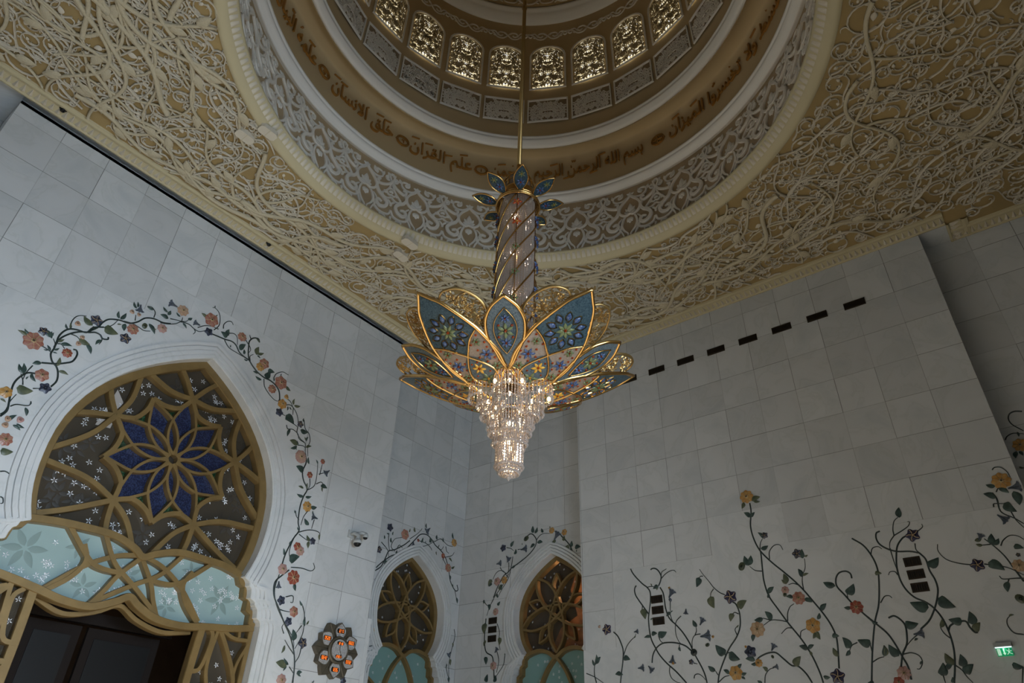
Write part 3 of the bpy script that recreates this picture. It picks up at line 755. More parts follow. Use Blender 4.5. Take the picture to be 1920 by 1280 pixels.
# ================================================================ LETTERING BAND
ARF = {'ا': (0xFE8D, 0xFE8E, 0, 0), 'ب': (0xFE8F, 0xFE90, 0xFE91, 0xFE92), 'ت': (0xFE95, 0xFE96, 0xFE97, 0xFE98), 'ح': (0xFEA1, 0xFEA2, 0xFEA3, 0xFEA4), 'خ': (0xFEA5, 0xFEA6, 0xFEA7, 0xFEA8),
       'ر': (0xFEAD, 0xFEAE, 0, 0), 'ز': (0xFEAF, 0xFEB0, 0, 0), 'س': (0xFEB1, 0xFEB2, 0xFEB3, 0xFEB4), 'ط': (0xFEC1, 0xFEC2, 0xFEC3, 0xFEC4), 'ع': (0xFEC9, 0xFECA, 0xFECB, 0xFECC), 'ق': (0xFED5, 0xFED6, 0xFED7, 0xFED8),
       'ل': (0xFEDD, 0xFEDE, 0xFEDF, 0xFEE0), 'م': (0xFEE1, 0xFEE2, 0xFEE3, 0xFEE4), 'ن': (0xFEE5, 0xFEE6, 0xFEE7, 0xFEE8), 'ه': (0xFEE9, 0xFEEA, 0xFEEB, 0xFEEC), 'و': (0xFEED, 0xFEEE, 0, 0), 'ي': (0xFEF1, 0xFEF2, 0xFEF3, 0xFEF4), 'ء': (0xFE80, 0, 0, 0)}
def shape(txt):
    out = []; i = 0; prev = False
    while i < len(txt):
        c = txt[i]
        if c not in ARF: out.append(c); prev = False; i += 1; continue
        if c == 'ل' and i + 1 < len(txt) and txt[i + 1] == 'ا':
            out.append(chr(0xFEFC if prev else 0xFEFB)); prev = False; i += 2; continue
        f = ARF[c]; nxt = i + 1 < len(txt) and txt[i + 1] in ARF and txt[i + 1] != 'ء' and f[2]
        if prev and f[1]: out.append(chr(f[3] if nxt else f[1]))
        else: out.append(chr(f[2] if nxt else f[0]))
        prev = bool(nxt); i += 1
    return ''.join(out[::-1])
RC = lambda z: 3.725 + (z - 9.4) * .07
TCal = TD(RC)
def lettering(txt, a_right, a_left, z0, hgt, label, marks=(), group='gold lettering in the dome'):
    """Text reads from angle a_right (smaller) to a_left (larger), base line z0, tall strokes hgt."""
    cu = bpy.data.curves.new('lettering', 'FONT'); cu.body = shape(txt); cu.size = 1; cu.resolution_u = 3; cu.offset = 0.006
    ob = bpy.data.objects.new('tmp', cu); COL.objects.link(ob)
    me = bpy.data.meshes.new_from_object(ob.evaluated_get(bpy.context.evaluated_depsgraph_get()))
    COL.objects.unlink(ob); bpy.data.objects.remove(ob)
    V = np.array([v.co[:] for v in me.vertices]) if len(me.vertices) else np.zeros((1, 3)); F = [tuple(p.vertices) for p in me.polygons]
    x0, x1 = V[:, 0].min(), V[:, 0].max(); y1 = V[:, 1].max(); mb = MB()
    def P(x, y, d): 
        u = (x - x0) / max(x1 - x0, 1e-6)   # 0 = left edge of the written line
        return TCal(a_left - u * (a_left - a_right), z0 + y / max(y1, .1) * hgt, d)
    mb.add([P(v[0], v[1], .030) for v in V], F)
    # rims of the raised letters
    ed = {}
    for f in F:
        for i in range(len(f)):
            e = (f[i], f[(i + 1) % len(f)]); k = tuple(sorted(e)); ed[k] = None if k in ed else e
    for e in ed.values():
        if e: mb.add([P(*V[e[0]][:2], .030), P(*V[e[1]][:2], .030), P(*V[e[1]][:2], 0), P(*V[e[0]][:2], 0)], [(0, 1, 2, 3)])
    for (u, z, kind) in marks:
        a = a_left - u * (a_left - a_right); k = 1 / (math.radians(1) * 3.72)
        TT = lambda s, h, d, a=a, z=z: TCal(a + s * k, z + h, d)
        if kind == '-': mb.ribbon([(.075, -.02), (-.075, .015)], .009, .03, TT, 'flat', n=2)
        elif kind == 'o': mb.disc((0, 0), .02, .03, TT, n=6, rings=1)
        elif kind == 'u': mb.ribbon([(.03, -.03), (.0, .0), (-.02, .025), (.01, .03)], .008, .03, TT, 'flat', n=3)
        elif kind == 'w': mb.ribbon([(.035, .03), (.02, -.01), (0, .02), (-.02, -.01), (-.035, .03)], .008, .03, TT, 'flat', n=3)
    o = mb.build('gold_lettering', 'calligraphy'); tag(o, label, 'lettering', group); bpy.data.meshes.remove(me)
    return o
def rosette(a, z, digit, label):
    t = empty('verse_medallion', TCal(a, z, 0)); tag(t, label, 'medallion', 'gold verse medallions in the dome')
    k = 1 / (math.radians(1) * 3.72); TT = lambda s, h, d: TCal(a + s * k, z + h, d); mb = MB()
    mb.ribbon([(.125 * math.cos(i * PI / 12), .125 * math.sin(i * PI / 12)) for i in range(24)], .008, .03, TT, 'flat', closed=True, raw=True)
    mb.ribbon([(.10 * math.cos(i * PI / 12), .10 * math.sin(i * PI / 12)) for i in range(24)], .006, .03, TT, 'flat', closed=True, raw=True)
    for j in range(4): c = j * PI / 2; mb.disc((.125 * math.cos(c), .125 * math.sin(c)), .02, .03, TT, n=8, rings=1)
    mb.build('ring', 'calligraphy', t)
    mb = MB()
    D = {1: [[(0, .03), (0, -.03)]], 2: [[(.02, -.04), (.02, .03), (.01, .02), (-.02, .03)]], 3: [[(.02, -.04), (.02, .03), (.01, .015), (0, .03), (-.012, .015), (-.025, .03)]], 9: [[(-.02, -.04), (-.02, .02), (0, .03), (.01, .015), (-.02, .01)]], 8: [[(.025, -.035), (0, .035), (-.025, -.035)]]}
    for q in D.get(digit, D[1]): mb.ribbon([(-x, y) for x, y in q], .008, .03, TT, 'flat', n=3)
    if digit == 9: mb.ribbon([(-.09, 0), (.09, 0)], .007, .03, TT, 'flat', n=2); mb.ribbon([(0, -.09), (0, .09)], .007, .03, TT, 'flat', n=2)
    mb.build('verse_number', 'calligraphy', t)
L_ = 'dark gold Arabic lettering on the dome band, '
lettering('بسم الله الرحمن الرحيم', 2.2, 34.6, 9.86, .34, L_ + 'long line right of the chandelier', [(.18, 10.20, '-'), (.36, 10.22, 'w'), (.62, 10.24, '-'), (.74, 10.16, 'o'), (.30, 9.76, '-'), (.54, 9.78, '-'), (.05, 9.76, 'o')])
lettering('الرحمن', 37.0, 47.3, 9.86, .30, L_ + 'short word behind the chandelier crown', [(.3, 10.20, '-'), (.62, 10.2, 'o'), (.85, 10.18, 'u')])
lettering('علم القران', 53.0, 72.0, 9.86, .33, L_ + 'first line left of the chandelier', [(.08, 10.25, '-'), (.30, 10.24, '-'), (.62, 10.12, '-'), (.86, 10.27, '-')])
lettering('خلق الانسان', 77.5, 98.5, 9.86, .34, L_ + 'second line left of the chandelier', [(.06, 10.27, '-'), (.18, 10.26, '-'), (.6, 10.25, 'o'), (.78, 10.27, '-'), (.9, 10.25, '-')])
lettering('علمه البيان', 105.0, 124.0, 9.86, .34, L_ + 'third line left, cut by the picture top', [(.1, 10.27, '-'), (.4, 10.25, 'w'), (.86, 10.27, '-'), (.62, 10.25, 'u')])
lettering('تخسروا الميزان', -31.0, -6.0, 9.86, .34, L_ + 'line right of the crossed medallion', [(.1, 10.27, '-'), (.34, 10.26, '-'), (.62, 10.25, 'u'), (.85, 10.27, 'o')])
lettering('بالقسط ولا', -53.0, -33.0, 9.86, .34, L_ + 'farthest right, cut by the picture top', [(.2, 10.27, '-'), (.5, 10.26, 'o'), (.8, 10.25, '-')])
rosette(50.2, 9.94, 1, 'round gold verse medallion just left of the chandelier crown')
rosette(74.3, 9.96, 2, 'round gold verse medallion, second to the left of the chandelier')
rosette(101.8, 10.0, 3, 'round gold verse medallion, third and farthest to the left of the chandelier')
rosette(-2.5, 9.94, 9, 'round gold verse medallion with a cross in it, right of the chandelier')
# ================================================================ GLAZED ARCHES
def rot2(p, a, c): return (c[0] + p[0] * math.cos(a) - p[1] * math.sin(a), c[1] + p[0] * math.sin(a) + p[1] * math.cos(a))
def star_crystals(mb, pts, r, T, rr, base):
    for (x, z) in pts:
        a0 = rr.uniform(0, 2 * PI)
        for k in range(5):
            a = a0 + k * 2 * PI / 5 + rr.uniform(-.15, .15)
            mb.leaf((x + .12 * r * math.cos(a), z + .12 * r * math.sin(a)), (x + r * math.cos(a), z + r * math.sin(a)), .20, .008, T, base=base, n=2)
def etched_flower(mb, x, z, r, T, a0, base):
    for k in range(6 if r > .17 else 5):
        a = a0 + k * 2 * PI / (6 if r > .17 else 5)
        mb.leaf((x + .1 * r * math.cos(a), z + .1 * r * math.sin(a)), (x + r * math.cos(a + .12), z + r * math.sin(a + .12)), .19, .002, T, base=base, n=5)
def inpoly(p, P):
    c = False; k = len(P)
    for i in range(k):
        a, b = P[i], P[(i + 1) % k]
        if (a[1] > p[1]) != (b[1] > p[1]) and p[0] < (b[0] - a[0]) * (p[1] - a[1]) / (b[1] - a[1]) + a[0]: c = not c
    return c
def ray_to(P, c, a):
    """Distance from c to the outline in direction a."""
    d = (math.cos(a), math.sin(a)); best = 9
    for i in range(len(P) - 1):
        a_, b_ = P[i], P[i + 1]; ex, ey = b_[0] - a_[0], b_[1] - a_[1]; den = d[0] * ey - d[1] * ex
        if abs(den) < 1e-9: continue
        t = ((a_[0] - c[0]) * ey - (a_[1] - c[1]) * ex) / den; u = ((a_[0] - c[0]) * d[1] - (a_[1] - c[1]) * d[0]) / den
        if t > 0 and -1e-6 <= u <= 1 + 1e-6: best = min(best, t)
    return best
BC = [0]
def bars(mb, P, w, T, base, h, n=7, closed=False, prof='box', raw=False):
    BC[0] += 1; h = h + .0009 * (BC[0] % 11)      # no two crossing bars share a surface
    mb.ribbon(P, w, h, T, prof, base=base, n=n, closed=closed, raw=raw)

# ---- the big doorway in the left wall
A = A1; cx = A['cx']; up = arch(A['cx'], A['zc'], A['hw'], A['za'], A['zn'], A['nw'])
FD = -0.28        # bars stand between depth -0.28 and -0.18
door = struct(empty('door_1', (cx, YL, FLOOR)))
Cn = (3.83, 3.69)
mb = MB(); gp = MB()
bars(mb, offset(up, -.055), .06, TL, FD, .13, raw=True)
nodeR = .93
nodes = [Cn[0] + nodeR * math.cos(math.radians(90 + 72 * k)) for k in range(5)]
inner = offset(up, -.05)
for k in range(5):
    th = math.radians(90 + 72 * k)
    N_ = (Cn[0] + nodeR * math.cos(th), Cn[1] + nodeR * math.sin(th))
    for off, bow in ((34, -1), (13, 1), (-13, -1), (-34, 1)):
        a = th + math.radians(off)
        if k == 2 and off == 34: a = math.radians(265)
        if k == 3 and off == -34: a = math.radians(275)
        R_ = ray_to(inner, Cn, a)
        if R_ > 5: R_ = 1.28
        if k in (2, 3) and math.sin(a) < -.75: R_ = min(R_, 1.30)
        E_ = (Cn[0] + R_ * math.cos(a), Cn[1] + R_ * math.sin(a))
        m = ((N_[0] + E_[0]) / 2, (N_[1] + E_[1]) / 2); L = math.hypot(E_[0] - N_[0], E_[1] - N_[1])
        # wide arms bend towards the rosette, narrow arms bend the other way
        ar = th + math.radians(off * .6); s = (-.10 if abs(off) > 20 else .06) * L
        m = (m[0] + math.cos(ar) * s, m[1] + math.sin(ar) * s)
        bars(mb, [N_, m, E_], .036, TL, FD, .11, n=8)
    # ogee star outline from node to the tip between nodes and on to the next node
    t2 = th + math.radians(36); t3 = th + math.radians(72)
    pl = lambda r, d: (Cn[0] + r * math.cos(th + math.radians(d)), Cn[1] + r * math.sin(th + math.radians(d)))
    Q = [pl(.93, 0), pl(.83, 4), pl(.745, 9.5)]; bars(mb, Q, .034, TL, FD, .11, n=4)
    Q = [pl(.745, 9.5), pl(.73, 17), pl(.77, 28), pl(.88, 36)]; bars(mb, Q, .034, TL, FD, .11, n=5)
    Q = [pl(.88, 36), pl(.77, 44), pl(.73, 55), pl(.745, 62.5)]; bars(mb, Q, .034, TL, FD, .11, n=5)
    Q = [pl(.745, 62.5), pl(.83, 68), pl(.93, 72)]; bars(mb, Q, .034, TL, FD, .11, n=4)
mb.build('gold_tracery', 'framegold', door)
mb = MB()
for k in range(10):
    th = math.radians(90 + 36 * k); tip = .92 if k % 2 == 0 else .86
    for s in (1, -1):
        Q = [rot2((tip, 0), th, Cn), rot2((tip * .82, s * .09), th, Cn), rot2((.52, s * .175), th, Cn), rot2((.32, s * .175), th, Cn), rot2((.17, s * .12), th, Cn), rot2((.06, s * .02), th, Cn)]
        bars(mb, Q, .019, TL, FD + .005, .10, n=5)
mb.build('rosette_tracery', 'framegold', door)
# glass behind the tracery
mb = MB(); mb.poly(up, FD - .01, TL); mb.build('smoked_glass', 'pane_smoke', door)
mb = MB()
for k in range(10):
    th = math.radians(90 + 36 * k); tip = .90 if k % 2 == 0 else .84; Lf = []
    for i in range(13):
        t = i / 12; Lf.append((.05 + (tip - .05) * t, .155 * math.sin(PI * t ** .9)))
    for i in range(11, 0, -1): t = i / 12; Lf.append((.05 + (tip - .05) * t, -.155 * math.sin(PI * t ** .9)))
    mb.poly([rot2(p, th, Cn) for p in Lf], FD + .012 + .0005 * k, TL)
o = mb.build('blue_glass', 'pane_blue', door)
mb = MB()
for k in range(10):
    th = math.radians(108 + 36 * k); mb.poly([rot2(p, th, Cn) for p in ((.46, 0), (.70, -.16), (.74, 0), (.70, .16))], FD + .006, TL)
mb.build('green_glass', 'pane_green', door)
rr = random.Random(5); pts = []; big = []
while len(pts) < 150:
    p = (rr.uniform(cx - 1.5, cx + 1.5), rr.uniform(2.2, 5.1))
    if inpoly(p, offset(up, -.14)) and math.hypot(p[0] - Cn[0], p[1] - Cn[1]) > .80: pts.append(p)
mb = MB(); star_crystals(mb, pts, .042, TL, rr, FD - .008); mb.build('crystal_flowers', 'crystal', door)
mb = MB(); c = 0
while c < 34:
    p = (rr.uniform(cx - 1.45, cx + 1.45), rr.uniform(2.2, 5.0))
    if inpoly(p, offset(up, -.16)) and math.hypot(p[0] - Cn[0], p[1] - Cn[1]) > .95: etched_flower(mb, p[0], p[1], rr.uniform(.10, .16), TL, rr.uniform(0, 6), FD - .009); c += 1
mb.build('etched_flowers', 'etched_smoke', door)
# transom: a two-lobed teal panel with stepped cusps at its sides
top = [(-1.37, 2.46), (-1.10, 2.50), (-.80, 2.52), (-.42, 2.52), (-.14, 2.44), (0.0, 2.36), (.16, 2.44), (.45, 2.53), (.80, 2.53), (1.10, 2.52), (1.37, 2.46)]
sideR = [(1.37, 2.46), (1.42, 2.36), (1.50, 2.33), (1.52, 2.20), (1.60, 2.17), (1.60, 2.04), (1.68, 2.00), (1.69, 1.88), (1.76, 1.85)]
bot = [(1.76, 1.83), (1.45, 1.77), (1.10, 1.73), (.75, 1.68), (.40, 1.70), (.14, 1.80), (0, 1.88), (-.14, 1.80), (-.40, 1.69), (-.72, 1.70), (-1.0, 1.76), (-1.4, 1.83), (-1.76, 1.86)]
ab = lambda L: [(cx + x, z) for x, z in L]
TFD = -.23
mb = MB()
bars(mb, ab(top), .045, TL, TFD, .12, n=5); bars(mb, ab(bot), .045, TL, TFD, .12, n=5)
for s in (1, -1): bars(mb, ab([(s * x, z) for x, z in sideR]), .04, TL, TFD, .12, n=1)
for s in (1, -1):
    for Q in ([(-.02, 2.38), (.20, 2.10), (.30, 1.90), (.42, 1.70)], [(0.0, 2.38), (-.30, 2.30), (-.62, 2.10), (-.95, 1.77)], [(.52, 2.52), (.30, 2.22), (.05, 2.05), (-.10, 1.95), (-.42, 1.72)],
              [(.95, 2.52), (.70, 2.28), (.55, 2.16), (.40, 2.12), (.18, 2.12)], [(.70, 2.34), (.62, 2.16), (.72, 1.95), (.95, 1.74)] ):
        bars(mb, ab([(s * x, z) for x, z in Q]), .030, TL, TFD, .10, n=5)
mb.build('transom_frame', 'framegold', door)
tp = ab(cr(top, 4) + [np.array(p) for p in sideR[1:]] + cr(bot, 4)[1:] + [np.array((-x, z)) for x, z in sideR[::-1]][1:-1])
mb = MB(); mb.poly([tuple(p) for p in tp], TFD + .01, TL); mb.build('teal_glass', 'pane_teal', door)
mb = MB(); mb.poly([tuple(p) for p in tp], TFD - .012, TL); mb.build('transom_back', 'black', door)
mb = MB(); me_ = MB(); tpp = [tuple(p) for p in tp]; n = 0
while n < 95:
    p = (rr.uniform(cx - 1.6, cx + 1.6), rr.uniform(1.78, 2.45))
    if inpoly(p, tpp): star_crystals(mb, [p], .038, TL, rr, TFD + .012); n += 1
for (x, z, r) in ((-1.25, 2.16, .24), (1.22, 2.10, .22), (-.72, 2.32, .15), (.72, 2.36, .14), (-.52, 1.90, .16), (.52, 1.88, .15), (-.05, 2.14, .16), (-.28, 1.86, .12), (.28, 1.84, .12), (-.2, 2.38, .08), (.22, 2.40, .08)):
    etched_flower(me_, cx + x, z, r, TL, rr.uniform(0, 6), TFD + .0115)
mb.build('transom_crystals', 'crystal', door); me_.build('transom_etching', 'etched', door)
# side grilles below the transom and the dark door between them
mb = MB(); gl = MB()
for s in (1, -1):
    q = lambda L: [(cx + s * x, z) for x, z in L]
    for L, w in (([(1.03, 1.76), (1.00, .9), (.98, -1.6)], .05), ([(1.74, 1.84), (1.74, .5), (1.74, -1.6)], .035), ([(.98, 1.20), (1.14, 1.25), (1.20, 1.62), (1.12, 1.74)], .028), ([(1.26, 1.76), (1.22, 1.30), (1.30, 1.02)], .026),
                 ([(1.26, 1.76), (1.44, 1.52), (1.62, 1.22), (1.66, 1.0)], .030), ([(1.72, 1.66), (1.50, 1.66), (1.30, 1.74)], .024), ([(1.74, 1.62), (1.64, 1.38), (1.62, 1.22)], .022), ([(1.56, 1.80), (1.58, 1.68)], .022), ([(1.03, 1.02), (1.35, 1.02), (1.74, .98)], .03),
                 ([(1.03, .3), (1.4, .62), (1.70, .98)], .026), ([(1.70, .3), (1.34, .62), (1.05, .98)], .026), ([(1.0, .2), (1.72, .2)], .03), ([(1.0, -.6), (1.72, -.6)], .03)):
        bars(mb, q(L), w, TL, TFD, .11, n=5)
    gl.poly(q([(1.03, -1.6), (1.74, -1.6), (1.74, 1.80), (1.03, 1.75)])[::s], TFD + .01, TL)
mb.build('side_grille', 'framegold', door); gl.build('side_glass', 'pane_smoke', door)
mb = MB()
for s in (1, -1): star_crystals(mb, [(cx + s * rr.uniform(1.08, 1.68), rr.uniform(.9, 1.7)) for _ in range(14)], .036, TL, rr, TFD + .012)
mb.build('side_crystals', 'crystal', door)
mb = MB(); bars(mb, ab([(-.95, 1.72), (-.6, 1.60), (-.25, 1.68), (0, 1.80), (.25, 1.68), (.6, 1.60), (.98, 1.66)]), .028, TL, -.40, .10, n=6)
mb.build('inner_head', 'framegold', door)
# hall beyond the doorway
def hall(name, T, a0, a1, z0, z1, dep, m):
    mb = MB(); V = [T(a, z, d) for d in (-.36, -dep) for a, z in ((a0, z0), (a1, z0), (a1, z1), (a0, z1))]
    mb.add(V, [(4, 5, 6, 7), (0, 1, 5, 4), (1, 2, 6, 5), (2, 3, 7, 6), (3, 0, 4, 7)]); return struct(mb.build(name, m))
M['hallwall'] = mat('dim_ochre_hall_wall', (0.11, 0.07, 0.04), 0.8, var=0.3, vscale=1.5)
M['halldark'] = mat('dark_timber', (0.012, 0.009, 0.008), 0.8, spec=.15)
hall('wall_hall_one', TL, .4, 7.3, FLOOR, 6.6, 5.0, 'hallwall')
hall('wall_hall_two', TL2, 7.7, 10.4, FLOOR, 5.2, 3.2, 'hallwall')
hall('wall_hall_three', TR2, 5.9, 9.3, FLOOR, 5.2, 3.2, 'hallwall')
point('hall_lamp', (2.6, YL + 3.2, 3.2), 9, (1, .82, .62), .3)
# dark inner door leaves seen through the opening
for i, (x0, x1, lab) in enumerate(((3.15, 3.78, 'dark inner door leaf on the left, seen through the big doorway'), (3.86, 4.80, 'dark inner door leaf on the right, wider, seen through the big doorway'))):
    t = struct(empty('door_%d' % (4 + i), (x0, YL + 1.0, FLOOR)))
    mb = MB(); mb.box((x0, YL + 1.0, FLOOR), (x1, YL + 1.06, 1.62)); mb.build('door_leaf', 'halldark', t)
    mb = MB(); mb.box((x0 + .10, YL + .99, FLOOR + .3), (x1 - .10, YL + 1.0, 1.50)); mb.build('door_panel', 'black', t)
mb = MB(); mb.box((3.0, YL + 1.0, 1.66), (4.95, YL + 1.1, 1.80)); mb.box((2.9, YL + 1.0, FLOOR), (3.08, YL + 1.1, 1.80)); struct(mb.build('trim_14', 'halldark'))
# bright slit of a far window in the hall
M['slit'] = mat('far_daylight', (.8, .85, .9), 1, emit=(.80, .88, 1.0), es=.8)
mb = MB(); mb.poly([(3.74, 5.68), (3.90, 5.50), (3.86, 4.98), (3.62, 4.95)], 0, lambda a, z, d: (a, YL + 3.0, z)); 
struct(mb.build('window_20', 'slit'))
# ---- the two small arches
def small_arch(num, A, T, lamp):
    cx = A['cx']; up = arch(A['cx'], A['zc'], A['hw'], A['za'], A['zn'], A['nw'])
    d0 = T(cx, FLOOR, 0); door = struct(empty('door_%d' % num, d0)); C = (cx - .01 if num == 2 else cx + .02, 2.86)
    FD = -.30; mb = MB(); bars(mb, offset(up, -.04), .045, T, FD, .12, raw=True); inner = offset(up, -.04)
    for k in range(5):
        th = math.radians(54 + 72 * k); R_ = min(ray_to(inner, C, th), 1.1)
        if math.sin(th) < -.9: R_ = .72
        for s in (1, -1):
            Q = [rot2((R_, 0), th, C), rot2((R_ * .72, s * .13), th, C), rot2((.30, s * .165), th, C), rot2((.10, s * .13), th, C), rot2((-.10, s * .06), th, C)]
            bars(mb, Q, .021, T, FD + .01, .10, n=5)
        th2 = th + math.radians(36); R2_ = .66
        for s in (1, -1):
            bars(mb, [rot2((R2_, 0), th2, C), rot2((R2_ * .70, s * .09), th2, C), rot2((.26, s * .02), th2, C)], .017, T, FD + .005, .09, n=4)
    bars(mb, [(C[0] + .15 * math.cos(i * PI / 8), C[1] + .15 * math.sin(i * PI / 8)) for i in range(16)], .014, T, FD + .01, .10, closed=True, raw=True)
    mb.build('gold_tracery', 'framegold', door)
    mb = MB(); mb.poly(up, FD - .01, T); mb.build('smoked_glass', 'pane_smoke', door)
    r = random.Random(num); pts = []
    while len(pts) < 42:
        p = (r.uniform(cx - .8, cx + .8), r.uniform(2.15, 3.7))
        if inpoly(p, offset(up, -.08)): pts.append(p)
    mb = MB(); star_crystals(mb, pts, .022, T, r, FD - .008); mb.build('crystal_flowers', 'crystal', door)
    q = lambda L: [(cx + x, z) for x, z in L]
    TF = -.22
    top = [(-.63, 2.13), (-.50, 2.17), (-.34, 2.19), (-.16, 2.15), (0, 2.06), (.16, 2.15), (.34, 2.19), (.50, 2.17), (.63, 2.13)]
    sd = [(.63, 2.13), (.69, 2.07), (.69, 1.97), (.74, 1.94), (.74, 1.82), (.80, 1.78), (.80, 1.66), (.84, 1.62), (.85, 1.2), (.85, -1.6)]
    mb = MB(); bars(mb, q(top), .034, T, TF, .11, n=4)
    for s in (1, -1):
        bars(mb, q([(s * x, z) for x, z in sd]), .032, T, TF, .11, n=1)
        bars(mb, q([(0, 2.08), (s * .20, 1.85), (s * .34, 1.55), (s * .38, 1.2)]), .026, T, TF, .10, n=5)
        bars(mb, q([(s * .82, 1.66), (s * .56, 1.50), (s * .38, 1.30), (s * .10, 1.15)]), .024, T, TF, .10, n=5)
        bars(mb, q([(s * .80, 1.62), (s * .70, 1.40), (s * .64, 1.1)]), .022, T, TF, .10, n=4)
    mb.build('transom_frame', 'framegold', door)
    full = [tuple(p) for p in cr(top, 4)] + sd[1:-1] + [(.85, .8), (-.85, .8)] + [(-x, z) for x, z in sd[::-1]][1:-1]
    mb = MB(); mb.poly(q(full), TF + .01, T); mb.build('teal_glass', 'pane_teal_dark', door)
    mb = MB(); mb.poly(q([(-.85, FLOOR), (.85, FLOOR), (.85, .8), (-.85, .8)]), TF, T); mb.build('door_leaf', 'halldark', door)
    mb = MB(); star_crystals(mb, [(cx + r.uniform(-.6, .6), r.uniform(1.3, 2.05)) for _ in range(34)], .026, T, r, TF + .012); mb.build('transom_crystals', 'crystal', door)
small_arch(2, A2, TL2, 0); small_arch(3, A3, TR2, 1)
# orange glow behind the third arch, put into an added patch's shape and colour
M['orange'] = mat('orange_glow_paint', (0.50, 0.27, 0.13), 0.8, var=.4, vscale=6)
mb = MB(); mb.poly([(6.9, 2.2), (8.3, 2.3), (8.0, 2.8), (7.6, 3.0), (7.75, 3.5), (7.5, 4.1), (6.9, 4.3)], 0, lambda a, z, d: (XR2 + 1.3, a, z)); struct(mb.build('wall_glow_patch', 'orange'))
point('amber_hall_lamp', (XR2 + .75, 7.3, 3.4), 17.0, (1, .56, .27), .1)
point('amber_lamp_two', (8.9, YL2 + .55, 1.9), 0.9, (1, .5, .2), .05)
# ================================================================ CHANDELIER
M['ch_cream'] = translucent('cream_enamelled_glass', (0.32, 0.24, 0.18), 0.5, 0.3, 60, (0.43, 0.35, 0.28), .25)
M['ch_blue'] = translucent('blue_enamelled_glass', (0.018, 0.036, 0.048), 0.22, 0.3, 70, (0.075, 0.11, 0.12), .15)
M['ch_greyblue'] = translucent('grey_blue_enamelled_glass', (0.045, 0.065, 0.075), 0.25, 0.3, 80, (0.16, 0.18, 0.18), .15)
M['j_blue'] = translucent('blue_glass_jewel', (0.035, 0.06, 0.15), 0.3, 0.08, 30, (0.13, 0.18, 0.29))
M['j_green'] = translucent('green_glass_jewel', (0.18, 0.20, 0.085), 0.35, 0.08)
M['j_red'] = translucent('red_glass_jewel', (0.42, 0.07, 0.015), 0.3, 0.08)
M['j_amber'] = translucent('amber_glass_jewel', (0.85, 0.45, 0.06), 0.4, 0.08)
M['bulb'] = mat('glowing_bulb', (1, .8, .5), 0.5, emit=(1.0, 0.72, 0.38), es=14.0)
def crystal_strand_mat():
    m, t, b = nt('cut_crystal_beads'); N, L = t.nodes, t.links
    b.inputs['Base Color'].default_value = (0.80, 0.72, 0.67, 1); b.inputs['Roughness'].default_value = 0.05; b.inputs['Metallic'].default_value = 0.75
    tl = N.new('ShaderNodeBsdfTranslucent'); tl.inputs[0].default_value = (0.95, 0.86, 0.76, 1)
    tp = N.new('ShaderNodeBsdfTransparent'); mx = N.new('ShaderNodeMixShader'); mx.inputs[0].default_value = .28
    L.new(b.outputs[0], mx.inputs[1]); L.new(tl.outputs[0], mx.inputs[2])
    m2 = N.new('ShaderNodeMixShader'); m2.inputs[0].default_value = .12; L.new(mx.outputs[0], m2.inputs[1]); L.new(tp.outputs[0], m2.inputs[2])
    L.new(m2.outputs[0], N['Material Output'].inputs[0]); return m
M['beads'] = crystal_strand_mat()
AZ0 = 213.7
chand = tag(empty('chandelier', (HX, HY, 2.14)), 'large gilded lotus chandelier of blue glass petals and crystals, hung from the dome', 'chandelier')
H3 = np.array([HX, HY, 0.0])
# rod
mb = MB(); mb.tube([(HX, HY, 5.75), (HX, HY, 17.74)], .026, 16)
for z in (9.1, 11.9, 14.6): mb.lathe([(.03, 0), (.036, .02), (.036, .05), (.03, .07)], (HX, HY, z), 16)
mb.build('rod', 'goldsoft', chand)
# lantern cap over the column
cap = MB(); cap.lathe([(.20, 5.30), (.19, 5.36), (.175, 5.42), (.18, 5.44)], (HX, HY, 0), 40)
for i in range(12):
    a = 2 * PI * i / 12; P = [(HX + .178 * math.cos(t) * math.cos(a), HY + .178 * math.cos(t) * math.sin(a), 5.46 + .30 * math.sin(t)) for t in [j / 8 * PI / 2 * .93 for j in range(9)]]
    cap.tube(P, .009, 6)
for t in (.25, .6, .95): cap.tube([(HX + .178 * math.cos(t) * math.cos(a), HY + .178 * math.cos(t) * math.sin(a), 5.46 + .30 * math.sin(t)) for a in [2 * PI * k / 36 for k in range(36)]], .007, 6, closed=True)
cap.lathe([(.05, 5.74), (.06, 5.77), (.035, 5.80), (.03, 5.90)], (HX, HY, 0), 20)
cp = cap.build('lantern_cap', 'gold', chand)
g = MB(); g.lathe([(.165 * math.cos(t), 5.46 + .285 * math.sin(t)) for t in [j / 8 * PI / 2 for j in range(9)]], (HX, HY, 0), 28); g.build('cap_glass', 'ch_cream', cp)
